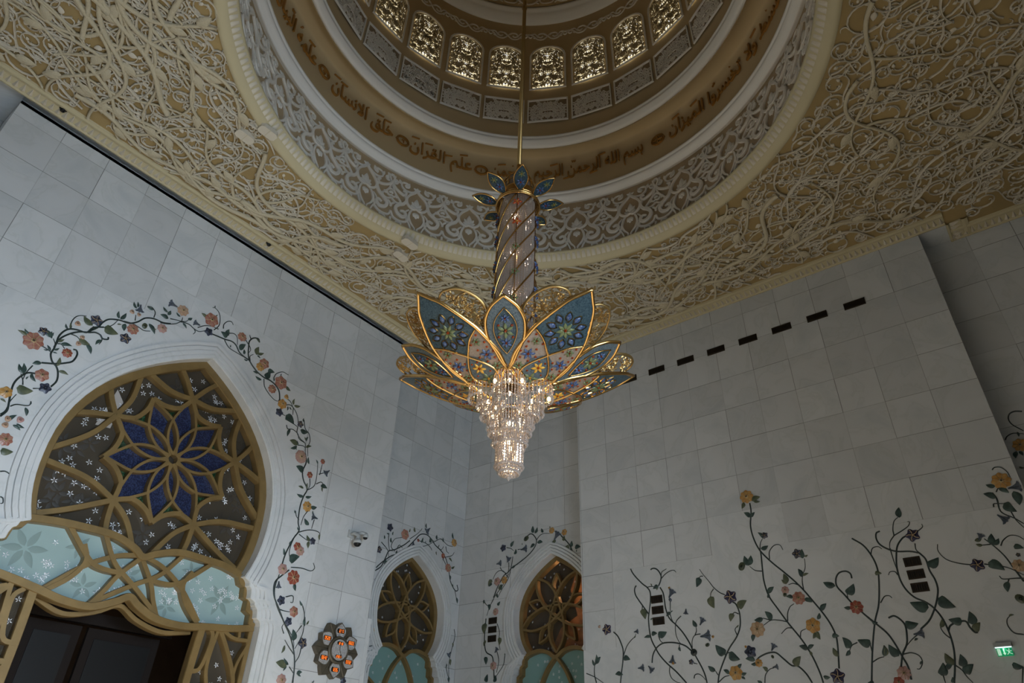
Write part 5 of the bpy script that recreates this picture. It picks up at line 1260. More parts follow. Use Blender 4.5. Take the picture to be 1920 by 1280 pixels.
PLANTS=[
('long inlaid garland of salmon flowers and leaves arching over the big doorway','L',[[(1.748,3.392),(1.781,3.47),(1.775,3.532),(1.746,3.649),(1.723,3.771),(1.728,3.858),(1.761,3.942),(1.802,3.994),(1.869,4.017)],[(1.74,3.412),(1.77,3.481),(1.769,3.594),(1.793,3.696)],[(2.078,3.933),(2.107,4.026),(2.087,4.122),(2.04,4.197),(1.971,4.243),(1.924,4.327),(1.93,4.404),(1.925,4.493),(1.919,4.584),(1.944,4.674),(1.995,4.738),(2.076,4.769),(2.178,4.788),(2.212,4.867),(2.244,4.909),(2.337,4.963)],[(1.924,4.419),(1.943,4.56),(2.018,4.678),(2.11,4.759),(2.204,4.803),(2.269,4.84),(2.335,4.838),(2.38,4.804),(2.437,4.826),(2.434,4.858)],[(1.877,4.172),(2.013,4.228),(2.108,4.287),(2.174,4.349),(2.189,4.449),(2.162,4.501),(2.124,4.499)],[(1.809,4.097),(1.783,3.988),(1.784,3.885)],[(1.796,4.377),(1.858,4.365),(1.924,4.345)],[(1.924,4.419),(1.918,4.471),(1.876,4.523)],[(1.943,4.485),(1.982,4.497),(2.034,4.46)],[(2.0,4.745),(1.976,4.828),(1.989,4.914),(2.031,4.969),(2.098,4.999)],[(2.188,4.803),(2.272,4.921),(2.301,5.018),(2.353,5.1),(2.467,5.157),(2.596,5.181),(2.691,5.258),(2.762,5.364),(2.87,5.417),(2.997,5.427),(3.106,5.469)],[(2.656,5.258),(2.635,5.342)],[(2.864,5.435),(2.855,5.517),(2.792,5.567),(2.732,5.552)],[(2.53,5.174),(2.642,5.198),(2.734,5.188),(2.808,5.178),(2.886,5.212)],[(1.791,3.539),(1.839,3.585),(1.923,3.607),(1.961,3.632),(1.955,3.679)],[(2.018,4.678),(2.093,4.682),(2.149,4.656)],[(2.335,4.838),(2.379,4.783),(2.367,4.708)],[(2.216,4.899),(2.352,4.968),(2.422,5.049),(2.456,5.141)],[(1.915,3.832),(1.985,3.866)],[(1.807,3.828),(1.784,3.885),(1.738,3.948)],[(1.778,3.968),(1.829,4.011),(1.87,3.962)],[(2.966,5.408),(3.067,5.442),(3.162,5.501),(3.232,5.581),(3.297,5.625),(3.326,5.688)],[(3.232,5.581),(3.345,5.597),(3.434,5.57),(3.515,5.567),(3.598,5.63),(3.624,5.679)],[(3.073,5.538),(3.159,5.566),(3.241,5.585)],[(3.434,5.57),(3.466,5.532),(3.448,5.477)],[(3.479,5.618),(3.573,5.707),(3.683,5.755),(3.778,5.756)],[(3.718,5.71),(3.769,5.821),(3.753,5.941),(3.705,6.031),(3.629,6.068),(3.591,6.052)],[(3.701,5.632),(3.802,5.643),(3.926,5.655),(4.028,5.677),(4.112,5.653),(4.204,5.564),(4.314,5.53),(4.384,5.521)],[(3.848,5.808),(3.836,5.883),(3.877,5.962),(3.935,5.989),(3.978,5.954)],[(3.943,5.78),(4.03,5.818),(4.095,5.784),(4.134,5.666)],[(3.92,5.64),(4.02,5.557),(4.156,5.539),(4.269,5.53),(4.359,5.531)],[(4.229,5.824),(4.286,5.784),(4.346,5.734),(4.364,5.685),(4.335,5.611)],[(4.384,5.521),(4.345,5.616),(4.316,5.741),(4.306,5.831),(4.351,5.915),(4.434,5.95),(4.472,5.898)],[(4.314,5.883),(4.277,5.934)],[(4.384,5.521),(4.472,5.451),(4.58,5.391),(4.703,5.361),(4.82,5.361),(4.923,5.33),(5.013,5.258),(5.059,5.131),(5.044,5.101)],[(4.709,5.341),(4.752,5.225),(4.857,5.139),(4.965,5.088),(5.036,5.087)],[(4.409,5.511),(4.386,5.592),(4.427,5.648)],[(4.869,5.443),(4.894,5.525),(4.992,5.61),(5.104,5.606)],[(5.19,5.089),(5.266,5.123),(5.348,5.091),(5.429,5.013),(5.488,4.88),(5.492,4.815)],[(5.332,5.107),(5.352,4.98)],[(5.147,5.206),(5.25,5.185),(5.315,5.122)],[(5.129,4.915),(5.225,4.913)],[(5.492,4.815),(5.501,4.73),(5.582,4.653),(5.692,4.608),(5.727,4.469),(5.774,4.378)],[(5.285,4.773),(5.322,4.722),(5.412,4.748),(5.518,4.715),(5.56,4.644),(5.665,4.619)],[(5.573,4.985),(5.632,4.851),(5.72,4.797),(5.768,4.683),(5.752,4.566),(5.787,4.426)],[(5.563,4.536),(5.655,4.561),(5.707,4.548)],[(3.237,5.567),(3.229,5.652)],[(5.238,4.863),(5.438,4.837),(5.492,4.815)],[(5.731,4.455),(5.782,4.32),(5.753,4.157),(5.803,4.025),(5.901,3.91),(5.865,3.78),(5.842,3.6),(5.864,3.381),(5.912,3.257),(5.837,3.1),(5.768,2.869),(5.748,2.708)],[(5.909,4.091),(5.936,3.981),(5.905,3.896)],[(5.905,3.896),(6.018,4.008),(6.027,4.193),(6.002,4.37)],[(6.044,4.047),(6.137,4.109),(6.204,4.056)],[(6.077,4.211),(6.083,4.337),(6.086,4.4)],[(6.057,4.219),(6.202,4.301)],[(5.777,3.524),(5.813,3.45),(5.873,3.412)],[(5.997,3.591),(5.941,3.474),(5.923,3.343)],[(6.143,3.492),(6.126,3.345)],[(5.903,3.227),(6.052,3.302),(6.181,3.333),(6.288,3.32),(6.31,3.228)],[(5.925,3.205),(6.016,3.175),(6.088,3.154)],[(5.866,3.176),(5.826,3.016),(5.828,2.884),(5.899,2.797)],[(5.906,2.708),(6.092,2.739),(6.258,2.738),(6.319,2.793),(6.278,2.863)],[(5.885,2.664),(5.786,2.564),(5.695,2.443),(5.725,2.277),(5.84,2.131),(5.976,1.964),(6.126,1.8),(6.231,1.629),(6.292,1.453),(6.318,1.23)],[(5.739,2.566),(5.714,2.373),(5.778,2.191),(5.934,2.004),(6.176,1.784),(6.237,1.606)],[(5.92,2.293),(6.035,2.329),(6.057,2.247),(6.012,2.238)],[(6.235,2.232),(6.296,2.119),(6.327,1.929),(6.31,1.806),(6.24,1.653)],[(5.861,2.11),(5.968,2.107),(6.075,2.115)],[(6.014,1.817),(5.965,1.891),(5.982,1.941)],[(6.349,1.717),(6.338,1.575),(6.286,1.475)],[(6.243,1.584),(6.128,1.671),(6.05,1.74)],[(6.209,1.419),(6.305,1.341)],[(6.285,1.97),(6.218,1.862)],[(1.987,2.813),(2.034,2.83),(2.089,2.807),(2.092,2.755)],[(2.093,2.558),(2.124,2.548),(2.142,2.503),(2.122,2.487)]],[(1.619,4.415,1.504,4.441,1),(1.632,4.45,1.56,4.492,1),(1.84,4.521,1.739,4.594,2),(1.858,4.513,1.828,4.608,1),(1.906,4.354,1.846,4.413,1),(1.882,4.359,1.832,4.341,1),(1.936,4.388,1.982,4.441,1),(1.936,4.352,1.984,4.359,1),(2.037,4.205,2.032,4.33,1),(2.079,4.154,2.195,4.158,1),(1.919,4.509,1.989,4.576,1),(1.97,4.49,2.097,4.532,1),(1.829,3.994,1.913,3.922,1),(1.767,3.962,1.675,4.054,1),(1.755,3.956,1.717,4.084,1),(1.81,3.906,1.823,3.952,1),(1.879,4.168,1.794,4.116,2),(1.972,4.719,1.926,4.779,1),(1.994,4.741,1.966,4.813,1),(2.209,4.915,2.072,4.984,2),(2.342,4.972,2.53,4.958,3),(2.461,5.175,2.424,5.278,1),(2.478,5.174,2.518,5.303,1),(2.612,5.435,2.548,5.514,1),(2.62,5.461,2.592,5.542,1),(2.827,5.544,2.725,5.548,1),(2.556,5.147,2.579,5.037,2),(2.834,5.31,2.955,5.198,1),(2.897,5.261,2.953,5.283,1),(2.468,5.085,2.52,5.106,1),(2.131,4.664,2.277,4.649,2),(2.232,4.644,2.328,4.533,1),(2.372,4.78,2.329,4.681,1),(1.932,3.586,1.98,3.493,1),(1.961,3.632,1.959,3.681,1),(1.828,3.355,1.892,3.47,1),(1.925,3.372,2.018,3.355,1),(1.897,3.345,1.989,3.312,1),(1.899,3.028,2.02,3.059,3),(1.67,3.581,1.736,3.563,1),(1.765,3.766,1.933,3.804,3),(1.858,4.55,1.852,4.603,1),(3.049,5.523,2.926,5.527,2),(3.01,5.611,2.927,5.661,1),(3.023,5.574,3.041,5.663,2),(3.193,5.642,3.122,5.679,1),(3.304,5.663,3.362,5.72,2),(3.256,5.568,3.333,5.512,1),(3.551,5.844,3.46,5.871,2),(3.681,5.934,3.702,5.982,1),(3.748,5.751,3.784,5.771,1),(3.629,6.068,3.616,6.109,1),(3.945,5.7,3.825,5.743,3),(3.939,5.72,3.938,5.848,2),(4.039,5.567,4.031,5.609,1),(4.192,5.604,4.262,5.747,2),(4.28,5.57,4.257,5.651,2),(4.367,5.501,4.298,5.494,1),(4.472,5.898,4.391,5.938,1),(4.48,5.665,4.482,5.82,2),(4.484,5.69,4.593,5.76,1),(4.493,5.66,4.556,5.639,1),(4.724,5.371,4.778,5.514,3),(4.737,5.493,4.857,5.53,3),(4.585,5.371,4.495,5.371,1),(4.674,5.301,4.556,5.315,1),(4.885,5.381,4.855,5.448,1),(4.98,5.521,4.979,5.568,1),(5.11,5.397,5.211,5.356,2),(5.321,5.148,5.317,5.261,1),(5.335,5.143,5.453,5.184,1),(5.228,5.083,5.236,5.007,1),(5.263,5.088,5.309,5.051,1),(5.233,4.928,5.41,4.848,3),(5.368,4.73,5.344,4.596,1),(5.57,4.949,5.561,5.014,1),(5.547,4.793,5.697,4.81,2),(5.693,4.653,5.721,4.742,1),(5.677,4.668,5.653,4.714,1),(5.718,4.553,5.816,4.613,1),(5.563,4.536,5.401,4.558,2),(5.557,4.512,5.445,4.435,1),(5.538,4.493,5.561,4.448,1),(5.572,4.55,5.534,4.601,1),(5.769,4.163,5.615,4.198,3),(5.838,4.309,5.804,4.42,1),(6.002,4.37,5.952,4.429,1),(6.133,4.047,6.268,4.047,2),(6.17,4.045,6.19,3.961,1),(5.901,3.91,5.884,4.008,1),(5.834,3.902,5.731,3.905,1),(5.865,3.78,5.735,3.782,1),(5.898,3.782,6.009,3.827,1),(5.787,3.485,5.759,3.532,1),(6.032,3.659,6.146,3.695,2),(6.065,3.384,5.961,3.461,2),(6.091,3.562,6.078,3.616,1),(5.912,3.257,5.868,3.299,1),(6.292,3.307,6.304,3.212,1),(6.139,3.154,6.063,3.23,2),(6.123,3.15,6.133,3.043,2),(5.805,2.997,5.812,3.071,1),(5.744,2.842,5.712,2.939,1),(5.854,2.786,6.014,2.891,3),(6.022,2.503,6.064,2.403,2),(6.235,2.232,6.165,2.293,1),(6.199,1.753,6.146,1.898,3),(6.334,1.967,6.318,2.094,1),(6.359,1.996,6.392,2.058,1),(6.067,1.673,6.036,1.565,1),(6.166,1.413,5.98,1.444,2),(6.189,1.439,6.094,1.516,1),(6.166,1.413,6.122,1.351,1),(6.349,1.346,6.439,1.381,2),(6.359,1.37,6.432,1.323,1)],[(1.698,4.39,0.11,'salmon'),(1.746,4.558,0.054,'navy'),(2.08,4.419,0.058,'red'),(1.939,4.027,0.076,'salmon'),(2.028,3.891,0.066,'navy'),(1.69,3.676,0.065,'gold'),(2.045,4.849,0.035,'peach'),(2.222,5.003,0.075,'navy'),(2.67,5.12,0.075,'salmon'),(2.628,4.946,0.072,'navy'),(3.019,5.335,0.067,'rose'),(2.654,5.456,0.065,'slate'),(2.576,5.359,0.032,'peach'),(2.671,5.367,0.028,'peach'),(2.793,5.248,0.04,'olive'),(1.827,3.394,0.035,'peach'),(1.831,3.317,0.034,'peach'),(1.941,3.43,0.038,'rose'),(1.894,3.163,0.072,'salmon'),(2.148,4.598,0.032,'peach'),(2.16,4.7,0.029,'peach'),(3.035,5.768,0.07,'slate'),(3.198,5.757,0.083,'peach'),(3.634,5.847,0.107,'salmon'),(3.653,5.637,0.065,'navy'),(3.443,5.666,0.056,'slate'),(4.169,5.835,0.074,'salmon'),(4.645,5.587,0.084,'salmon'),(4.594,5.502,0.07,'gold'),(5.008,5.413,0.109,'salmon'),(4.888,5.24,0.07,'salmon'),(5.122,5.076,0.08,'gold'),(5.108,4.922,0.066,'navy'),(5.523,4.888,0.058,'navy'),(5.666,4.37,0.099,'rose'),(5.166,5.226,0.04,'gold'),(5.664,4.374,0.101,'rose'),(5.895,4.147,0.051,'red'),(6.202,4.298,0.066,'slate'),(6.083,4.446,0.042,'red'),(5.966,3.65,0.079,'gold'),(6.135,3.524,0.062,'slate'),(6.187,3.167,0.054,'navy'),(5.939,3.019,0.064,'red'),(6.0,2.973,0.072,'rose'),(5.772,2.65,0.077,'rose'),(5.981,2.578,0.101,'red'),(5.762,2.421,0.054,'slate'),(5.859,2.231,0.064,'navy'),(6.104,2.125,0.071,'salmon'),(6.047,1.981,0.06,'navy'),(6.357,1.747,0.071,'navy'),(6.122,1.24,0.076,'rose')]),
('small navy blossom and leaf inlaid directly below the petalled prayer clock','L',[[(7.193,1.332),(7.181,1.358)],[(6.656,1.269),(6.662,1.285)]],[(6.656,1.271,6.662,1.304,1),(6.633,1.27,6.659,1.285,1),(7.148,1.363,7.117,1.39,1)],[(7.189,1.36,0.051,'navy')]),
('thin inlaid vine with red flowers curling over the small arch beside the clock','L2',[[(8.185,3.361),(8.324,3.502),(8.522,3.661),(8.665,3.725),(8.875,3.893),(9.048,4.084),(9.191,4.241),(9.354,4.287),(9.49,4.248),(9.634,4.151),(9.82,4.079),(9.969,3.966),(10.085,3.754),(10.153,3.563),(10.304,3.421),(10.393,3.44),(10.359,3.536)],[(8.177,3.307),(8.303,3.416),(8.381,3.598),(8.434,3.722),(8.577,3.787),(8.789,3.928),(8.93,4.052)],[(8.225,3.834),(8.393,3.739),(8.453,3.616)],[(8.376,4.044),(8.398,3.88),(8.453,3.727)],[(8.581,3.76),(8.475,3.816),(8.543,3.976),(8.727,4.055)],[(8.925,4.08),(9.108,4.233),(9.198,4.333)],[(9.387,4.356),(9.352,4.301)],[(9.022,3.989),(9.265,4.024),(9.504,4.146),(9.58,4.227)],[(9.168,4.116),(9.379,4.113),(9.516,4.06),(9.543,4.022)],[(9.584,4.198),(9.746,4.303),(9.837,4.296),(9.98,4.242),(10.139,4.253)],[(9.741,4.179),(9.727,4.115),(9.816,4.108),(9.874,4.184)],[(9.939,4.201),(9.972,4.118),(10.044,4.09)],[(9.965,3.995),(10.138,4.068),(10.198,4.145)],[(9.882,3.944),(9.983,3.849)],[(8.614,3.797),(8.675,3.897),(8.76,3.863)],[(8.338,3.425),(8.311,3.179),(8.27,3.014),(8.264,2.858),(8.193,2.768)],[(8.386,3.572),(8.348,3.373),(8.328,3.183)],[(8.189,3.152),(8.243,3.06)],[(10.306,3.407),(10.368,3.261)],[(8.241,2.702),(8.257,2.531),(8.175,2.418),(8.2,2.206),(8.195,2.063)],[(8.183,2.641),(8.283,2.486),(8.303,2.295),(8.197,2.134)],[(8.279,2.064),(8.377,2.091),(8.436,2.052),(8.462,2.009)],[(10.366,2.697),(10.403,2.567),(10.342,2.342),(10.29,2.071),(10.32,1.819)],[(10.213,2.009),(10.27,1.889),(10.32,1.819)],[(8.333,1.792),(8.295,1.729),(8.319,1.528)]],[(8.381,4.017,8.322,4.024,1),(8.476,4.029,8.482,4.103,1),(8.287,3.907,8.274,3.974,2),(8.463,3.884,8.446,3.978,2),(8.391,3.546,8.404,3.435,3),(8.63,3.703,8.635,3.788,2),(8.885,4.201,8.901,4.279,1),(9.043,4.245,9.008,4.34,2),(9.198,4.333,9.213,4.374,1),(9.337,4.403,9.323,4.506,1),(9.481,4.155,9.466,4.263,3),(9.357,4.122,9.351,4.16,1),(9.235,4.09,9.272,4.204,1),(9.663,4.265,9.65,4.362,2),(9.841,4.267,9.829,4.356,1),(10.144,4.41,10.106,4.533,1),(9.672,4.034,9.694,3.963,1),(10.054,4.002,10.152,3.944,1),(10.145,3.813,10.243,3.876,1),(10.117,3.673,10.15,3.586,2),(10.225,3.521,10.247,3.453,1),(10.365,3.289,10.4,3.181,2),(8.274,3.276,8.297,3.348,1),(8.309,3.284,8.406,3.36,1),(8.214,3.118,8.195,3.179,1),(8.21,2.86,8.188,2.881,1),(8.427,2.099,8.497,2.138,2),(10.351,2.45,10.361,2.371,2),(10.322,2.154,10.335,2.046,3),(10.228,2.063,10.208,1.983,1),(10.317,1.844,10.329,1.749,3)],[(8.387,4.156,0.073,'navy'),(8.787,4.13,0.096,'salmon'),(9.384,4.38,0.08,'slate'),(9.027,4.005,0.063,'slate'),(10.175,4.341,0.078,'gold'),(9.884,3.998,0.052,'red'),(10.056,3.801,0.082,'salmon'),(8.196,3.688,0.063,'navy'),(8.235,2.731,0.03,'rose'),(8.313,2.328,0.041,'gold'),(10.27,2.233,0.055,'slate'),(9.147,4.116,0.031,'red')]),
('inlaid vine with blue-grey blossoms around the orange-lit small arch','R2',[[(8.682,3.201),(8.58,3.395),(8.44,3.584),(8.343,3.628),(8.247,3.709),(8.102,3.764),(7.863,3.881),(7.721,3.993),(7.662,4.099),(7.675,4.179),(7.749,4.271),(7.822,4.294),(7.895,4.257)],[(7.651,4.155),(7.58,4.221),(7.485,4.244),(7.343,4.218)],[(7.09,4.135),(6.978,4.02),(6.891,3.912),(6.838,3.792),(6.787,3.656),(6.723,3.601),(6.669,3.62)],[(6.723,3.601),(6.719,3.537)],[(8.23,3.919),(8.25,3.767),(8.292,3.601),(8.337,3.494),(8.478,3.325),(8.57,3.188)],[(8.389,4.122),(8.286,4.086),(8.209,4.024)],[(8.11,4.037),(8.037,4.035)],[(8.339,3.532),(8.444,3.661),(8.546,3.695),(8.645,3.652),(8.715,3.546)],[(8.536,3.752),(8.482,3.676),(8.367,3.612)],[(8.326,3.818),(8.321,3.701),(8.343,3.628)],[(8.326,3.606),(8.465,3.398),(8.642,3.224),(8.762,3.044),(8.827,2.886)],[(8.577,3.413),(8.676,3.173),(8.745,3.07)],[(8.901,3.144),(8.84,3.081),(8.783,3.074)],[(8.559,2.71),(8.497,2.559),(8.507,2.403),(8.463,2.246)],[(8.842,2.833),(8.849,2.645),(8.855,2.46),(8.804,2.247),(8.654,2.159),(8.611,2.029),(8.578,1.754)],[(8.353,2.136),(8.381,1.988),(8.529,1.825),(8.576,1.73)],[(8.552,2.253),(8.489,2.071),(8.532,1.874)]],[(7.737,4.298,7.751,4.441,2),(7.7,4.282,7.641,4.394,2),(7.497,4.265,7.545,4.357,2),(7.698,4.076,7.805,4.016,2),(7.638,4.095,7.508,4.082,2),(7.205,4.069,7.293,3.983,2),(7.023,4.019,7.01,4.117,3),(6.902,3.886,7.014,3.876,3),(6.847,3.877,6.844,3.994,2),(6.858,3.869,6.861,3.777,2),(6.781,3.856,6.655,3.85,3),(6.739,3.813,6.751,3.763,1),(8.288,4.116,8.211,4.224,2),(8.182,3.951,8.161,4.055,3),(8.247,3.7,8.162,3.716,2),(8.74,3.549,8.822,3.43,3),(8.539,3.323,8.483,3.429,3),(7.343,4.32,7.343,4.365,1),(8.002,4.107,8.003,4.147,1),(8.732,3.476,8.805,3.42,3),(8.522,3.42,8.49,3.312,3),(8.588,3.26,8.573,3.182,2),(8.784,3.088,8.769,2.976,3),(8.577,3.05,8.506,3.111,3),(8.923,3.188,8.918,3.112,2),(8.856,2.753,8.861,2.553,3),(8.492,2.467,8.492,2.325,3),(8.817,2.443,8.865,2.343,2),(8.816,2.158,8.789,2.021,3),(8.353,2.136,8.355,2.187,1),(8.77,1.728,8.736,1.862,3),(8.575,1.718,8.558,1.839,3)],[(8.478,4.127,0.069,'navy'),(7.951,4.021,0.084,'slate'),(7.296,4.268,0.06,'gold'),(7.009,4.182,0.059,'gold'),(7.181,4.151,0.095,'slate'),(8.565,3.834,0.068,'slate'),(8.342,3.898,0.073,'slate'),(8.598,3.492,0.076,'rose'),(8.424,3.496,0.07,'gold'),(7.906,4.219,0.055,'olive'),(8.607,2.931,0.065,'rose'),(8.609,1.991,0.073,'rose'),(8.552,2.253,0.055,'slate')]),
('short leafy sprig inlaid at the left end of the garden wall beside the recess','R',[[(6.138,1.52),(6.169,1.634),(6.164,1.748),(6.132,1.833)],[(6.316,1.665),(6.17,1.606),(6.012,1.513)]],[(6.154,1.762,6.196,1.859,1),(6.144,1.776,6.118,1.926,1),(6.125,1.789,6.043,1.887,2)],[]),
('forked inlaid stem with a dark gold-veined flower,left of the left wall grilles','R',[[(5.712,1.496),(5.685,1.633),(5.646,1.812),(5.635,1.954),(5.672,2.072),(5.719,2.164),(5.788,2.229)],[(5.633,1.868),(5.571,1.991),(5.494,2.071),(5.42,2.122),(5.39,2.163)]],[(5.635,1.84,5.518,1.806,3),(5.695,1.619,5.795,1.619,3),(5.712,1.62,5.657,1.603,3),(5.425,2.106,5.4,2.15,1)],[(5.905,2.278,0.08,'navyg'),(5.379,2.194,0.042,'slate'),(6.042,2.332,0.024,'peach')]),
('tangled inlaid vine with grey trumpet flowers around the left column of grilles','R',[[(4.633,1.437),(4.772,1.589),(4.918,1.719),(5.02,1.836),(5.077,1.937),(5.133,2.054),(5.154,2.184),(5.155,2.359),(5.13,2.474),(5.094,2.634),(5.091,2.755),(5.137,2.83),(5.212,2.894),(5.311,3.001),(5.377,3.09),(5.408,3.158)],[(5.146,2.831),(5.057,2.834),(4.989,2.81)],[(4.935,2.826),(4.893,2.897),(4.877,2.972),(4.92,3.063),(4.978,3.103),(5.031,3.103),(5.045,3.086)],[(4.877,2.972),(4.853,3.03),(4.771,3.065)],[(4.881,2.926),(4.796,2.991),(4.706,3.025),(4.646,3.024),(4.616,2.989)],[(4.912,2.8),(4.869,2.712),(4.857,2.591),(4.851,2.487),(4.822,2.367),(4.772,2.29),(4.72,2.242),(4.627,2.135),(4.559,2.031),(4.508,1.931),(4.486,1.862),(4.45,1.779),(4.377,1.629),(4.339,1.523),(4.323,1.42)],[(5.148,2.431),(5.225,2.544),(5.304,2.659),(5.351,2.741),(5.362,2.82),(5.34,2.872),(5.322,2.874)],[(5.241,2.561),(5.255,2.51)],[(4.786,2.392),(4.762,2.303),(4.728,2.243)],[(4.76,2.579),(4.776,2.435)],[(4.609,2.345),(4.691,2.282),(4.72,2.2),(4.721,2.088),(4.691,2.002),(4.649,1.95)],[(5.155,1.736),(5.128,1.844),(5.06,1.936),(4.954,1.99),(4.822,1.992),(4.695,1.968),(4.588,1.924),(4.517,1.865),(4.474,1.834)],[(5.01,2.1),(4.984,2.027),(4.93,1.987)],[(4.333,2.066),(4.412,2.059),(4.457,2.022),(4.481,1.956),(4.482,1.889)],[(4.42,2.06),(4.39,2.112),(4.39,2.168)],[(4.866,1.675),(4.883,1.596),(4.86,1.515),(4.787,1.459),(4.726,1.442)],[(4.511,1.489),(4.49,1.533),(4.435,1.542),(4.379,1.507),(4.34,1.46)],[(4.492,1.689),(4.433,1.672)],[(4.682,1.946),(4.694,1.906)]],[(5.122,2.341,5.082,2.358,2),(4.936,2.819,5.035,2.793,3),(4.971,2.816,4.968,2.762,2),(5.048,2.838,5.07,2.878,1),(5.254,2.517,5.207,2.357,3),(4.767,2.412,4.851,2.363,2),(4.775,2.413,4.73,2.43,1),(5.137,2.097,5.255,2.096,1),(5.125,2.132,5.026,2.137,3),(5.017,2.115,4.862,2.143,3),(4.375,2.166,4.429,2.269,2),(4.692,1.922,4.671,1.856,2)],[(4.731,2.687,0.076,'slate'),(4.758,2.594,0.028,'slate'),(4.755,2.772,0.019,'gold'),(4.522,2.392,0.045,'slate'),(4.287,2.233,0.061,'slate'),(4.252,2.031,0.086,'slate'),(4.246,1.91,0.029,'olive'),(4.148,2.011,0.02,'gold'),(4.467,1.827,0.044,'dark'),(5.337,1.679,0.058,'slate'),(5.179,1.655,0.057,'slate'),(4.814,1.752,0.064,'slate'),(4.809,1.711,0.024,'gold'),(4.525,1.705,0.037,'navy')]),
('inlaid stem with a purple gold-veined flower and a yellow rose at its foot','R',[[(4.161,1.412),(4.121,1.536),(4.021,1.708),(3.926,1.844),(3.801,1.977),(3.729,2.103),(3.707,2.235),(3.713,2.331),(3.744,2.417),(3.784,2.449)],[(3.881,2.559),(3.959,2.604),(4.041,2.687),(4.106,2.79),(4.186,2.905),(4.225,2.978)],[(4.183,2.871),(4.223,2.873),(4.251,2.847)],[(4.044,2.665),(4.091,2.614),(4.107,2.559)],[(3.722,2.277),(3.778,2.304),(3.812,2.273)],[(3.79,2.003),(3.808,2.071),(3.78,2.108),(3.746,2.131)],[(3.998,1.758),(4.023,1.786)],[(3.98,1.776),(3.919,1.791)],[(4.146,1.512),(4.176,1.564)],[(4.145,1.423),(4.056,1.481),(3.981,1.495)]],[(4.249,2.861,4.308,2.722,3),(4.106,2.566,4.069,2.391,3),(3.716,2.359,3.573,2.445,3),(3.802,2.293,3.856,2.185,3),(3.997,1.765,4.126,1.9,3),(3.944,1.773,3.796,1.683,3),(4.176,1.564,4.278,1.636,2),(3.978,1.514,4.059,1.572,2),(3.846,1.569,3.783,1.63,2),(3.814,1.504,3.732,1.511,2),(3.813,1.467,3.763,1.433,2),(3.781,2.101,3.746,2.131,1)],[(3.803,2.521,0.092,'navyg'),(3.883,1.521,0.091,'gold')]),
('tallest inlaid vine on the garden wall,crowned by a yellow rose above all the others','R',[[(2.753,1.336),(2.768,1.447),(2.811,1.618),(2.863,1.756),(2.936,1.9),(3.048,2.081),(3.16,2.289),(3.249,2.469),(3.28,2.669),(3.271,2.846),(3.254,3.071),(3.268,3.12)],[(3.288,3.836),(3.291,3.7),(3.336,3.488),(3.321,3.293),(3.259,3.107),(3.129,2.926),(2.979,2.759),(2.854,2.612),(2.753,2.471),(2.66,2.314),(2.585,2.184),(2.516,2.037),(2.478,1.897),(2.479,1.763),(2.524,1.487)],[(3.257,3.118),(3.236,3.208),(3.194,3.271)],[(3.145,2.963),(3.124,3.074),(3.041,3.147),(2.962,3.139),(2.931,3.065)],[(3.277,2.813),(3.378,2.839),(3.449,2.906)],[(2.759,2.493),(2.755,2.598),(2.731,2.681),(2.677,2.781),(2.663,2.899)],[(2.801,2.551),(2.88,2.589),(2.948,2.581)],[(3.053,2.112),(3.033,2.212),(2.985,2.29),(2.923,2.324)],[(3.055,2.102),(3.168,2.134),(3.276,2.145),(3.386,2.094)],[(3.276,2.145),(3.381,2.183)],[(2.926,1.899),(2.902,1.966),(2.833,1.993)],[(2.997,2.015),(3.081,2.023),(3.169,1.961)]],[(3.257,3.868,3.111,3.9,2),(3.232,3.868,3.124,3.825,1),(3.375,3.867,3.424,3.771,2),(3.313,3.618,3.401,3.709,2),(3.306,3.616,3.235,3.684,2),(3.243,3.128,3.127,3.157,2),(3.458,2.919,3.505,3.07,2),(3.47,2.921,3.405,3.061,2),(3.254,2.502,3.153,2.58,2),(2.747,2.657,2.777,2.774,2),(2.733,2.67,2.646,2.694,1),(2.979,2.59,2.988,2.739,2),(2.967,2.595,3.032,2.662,1),(2.918,2.403,3.011,2.429,2),(2.775,2.369,2.677,2.312,2),(3.265,2.144,3.342,2.271,2),(3.382,2.177,3.512,2.171,2),(3.538,1.995,3.578,1.896,2),(2.593,2.195,2.502,2.279,2),(2.657,2.091,2.618,2.171,2),(2.721,1.939,2.768,1.861,2),(2.698,1.947,2.677,1.841,2),(2.496,1.623,2.544,1.736,2),(2.867,1.734,2.967,1.792,2),(2.855,1.746,2.77,1.788,2),(3.171,3.267,3.246,3.375,1),(2.684,2.902,2.668,3.033,2),(2.737,1.408,2.652,1.394,2),(2.523,1.872,2.432,1.864,3),(3.266,2.439,3.248,2.508,2),(2.84,1.716,2.829,1.648,2),(2.657,2.927,2.606,2.941,2)],[(3.319,3.944,0.099,'gold'),(3.151,3.311,0.047,'navy'),(3.565,2.924,0.056,'olive'),(2.746,2.979,0.066,'navy'),(3.006,2.514,0.052,'rose'),(3.021,2.458,0.03,'olive'),(2.846,2.388,0.084,'salmon'),(2.733,2.023,0.092,'gold'),(3.484,2.048,0.099,'goldp'),(2.56,1.398,0.086,'navyg')]),
('low inlaid spray with a navy trumpet and small yellow rosette,garden wall','R',[[(2.89,1.343),(2.946,1.458),(3.03,1.548),(3.11,1.563),(3.198,1.647),(3.289,1.732),(3.396,1.736),(3.513,1.699),(3.576,1.654)],[(3.506,1.377),(3.478,1.472),(3.412,1.535),(3.345,1.55)]],[(3.071,1.551,2.969,1.664,3),(3.441,1.518,3.501,1.57,3),(3.538,1.379,3.602,1.411,2),(3.587,1.659,3.72,1.688,2),(3.583,1.615,3.654,1.616,3)],[(3.308,1.803,0.054,'slate'),(3.341,1.686,0.021,'olive'),(3.634,1.768,0.08,'navy'),(3.69,1.84,0.017,'gold'),(3.542,1.622,0.05,'gold'),(3.322,1.558,0.04,'slate')]),
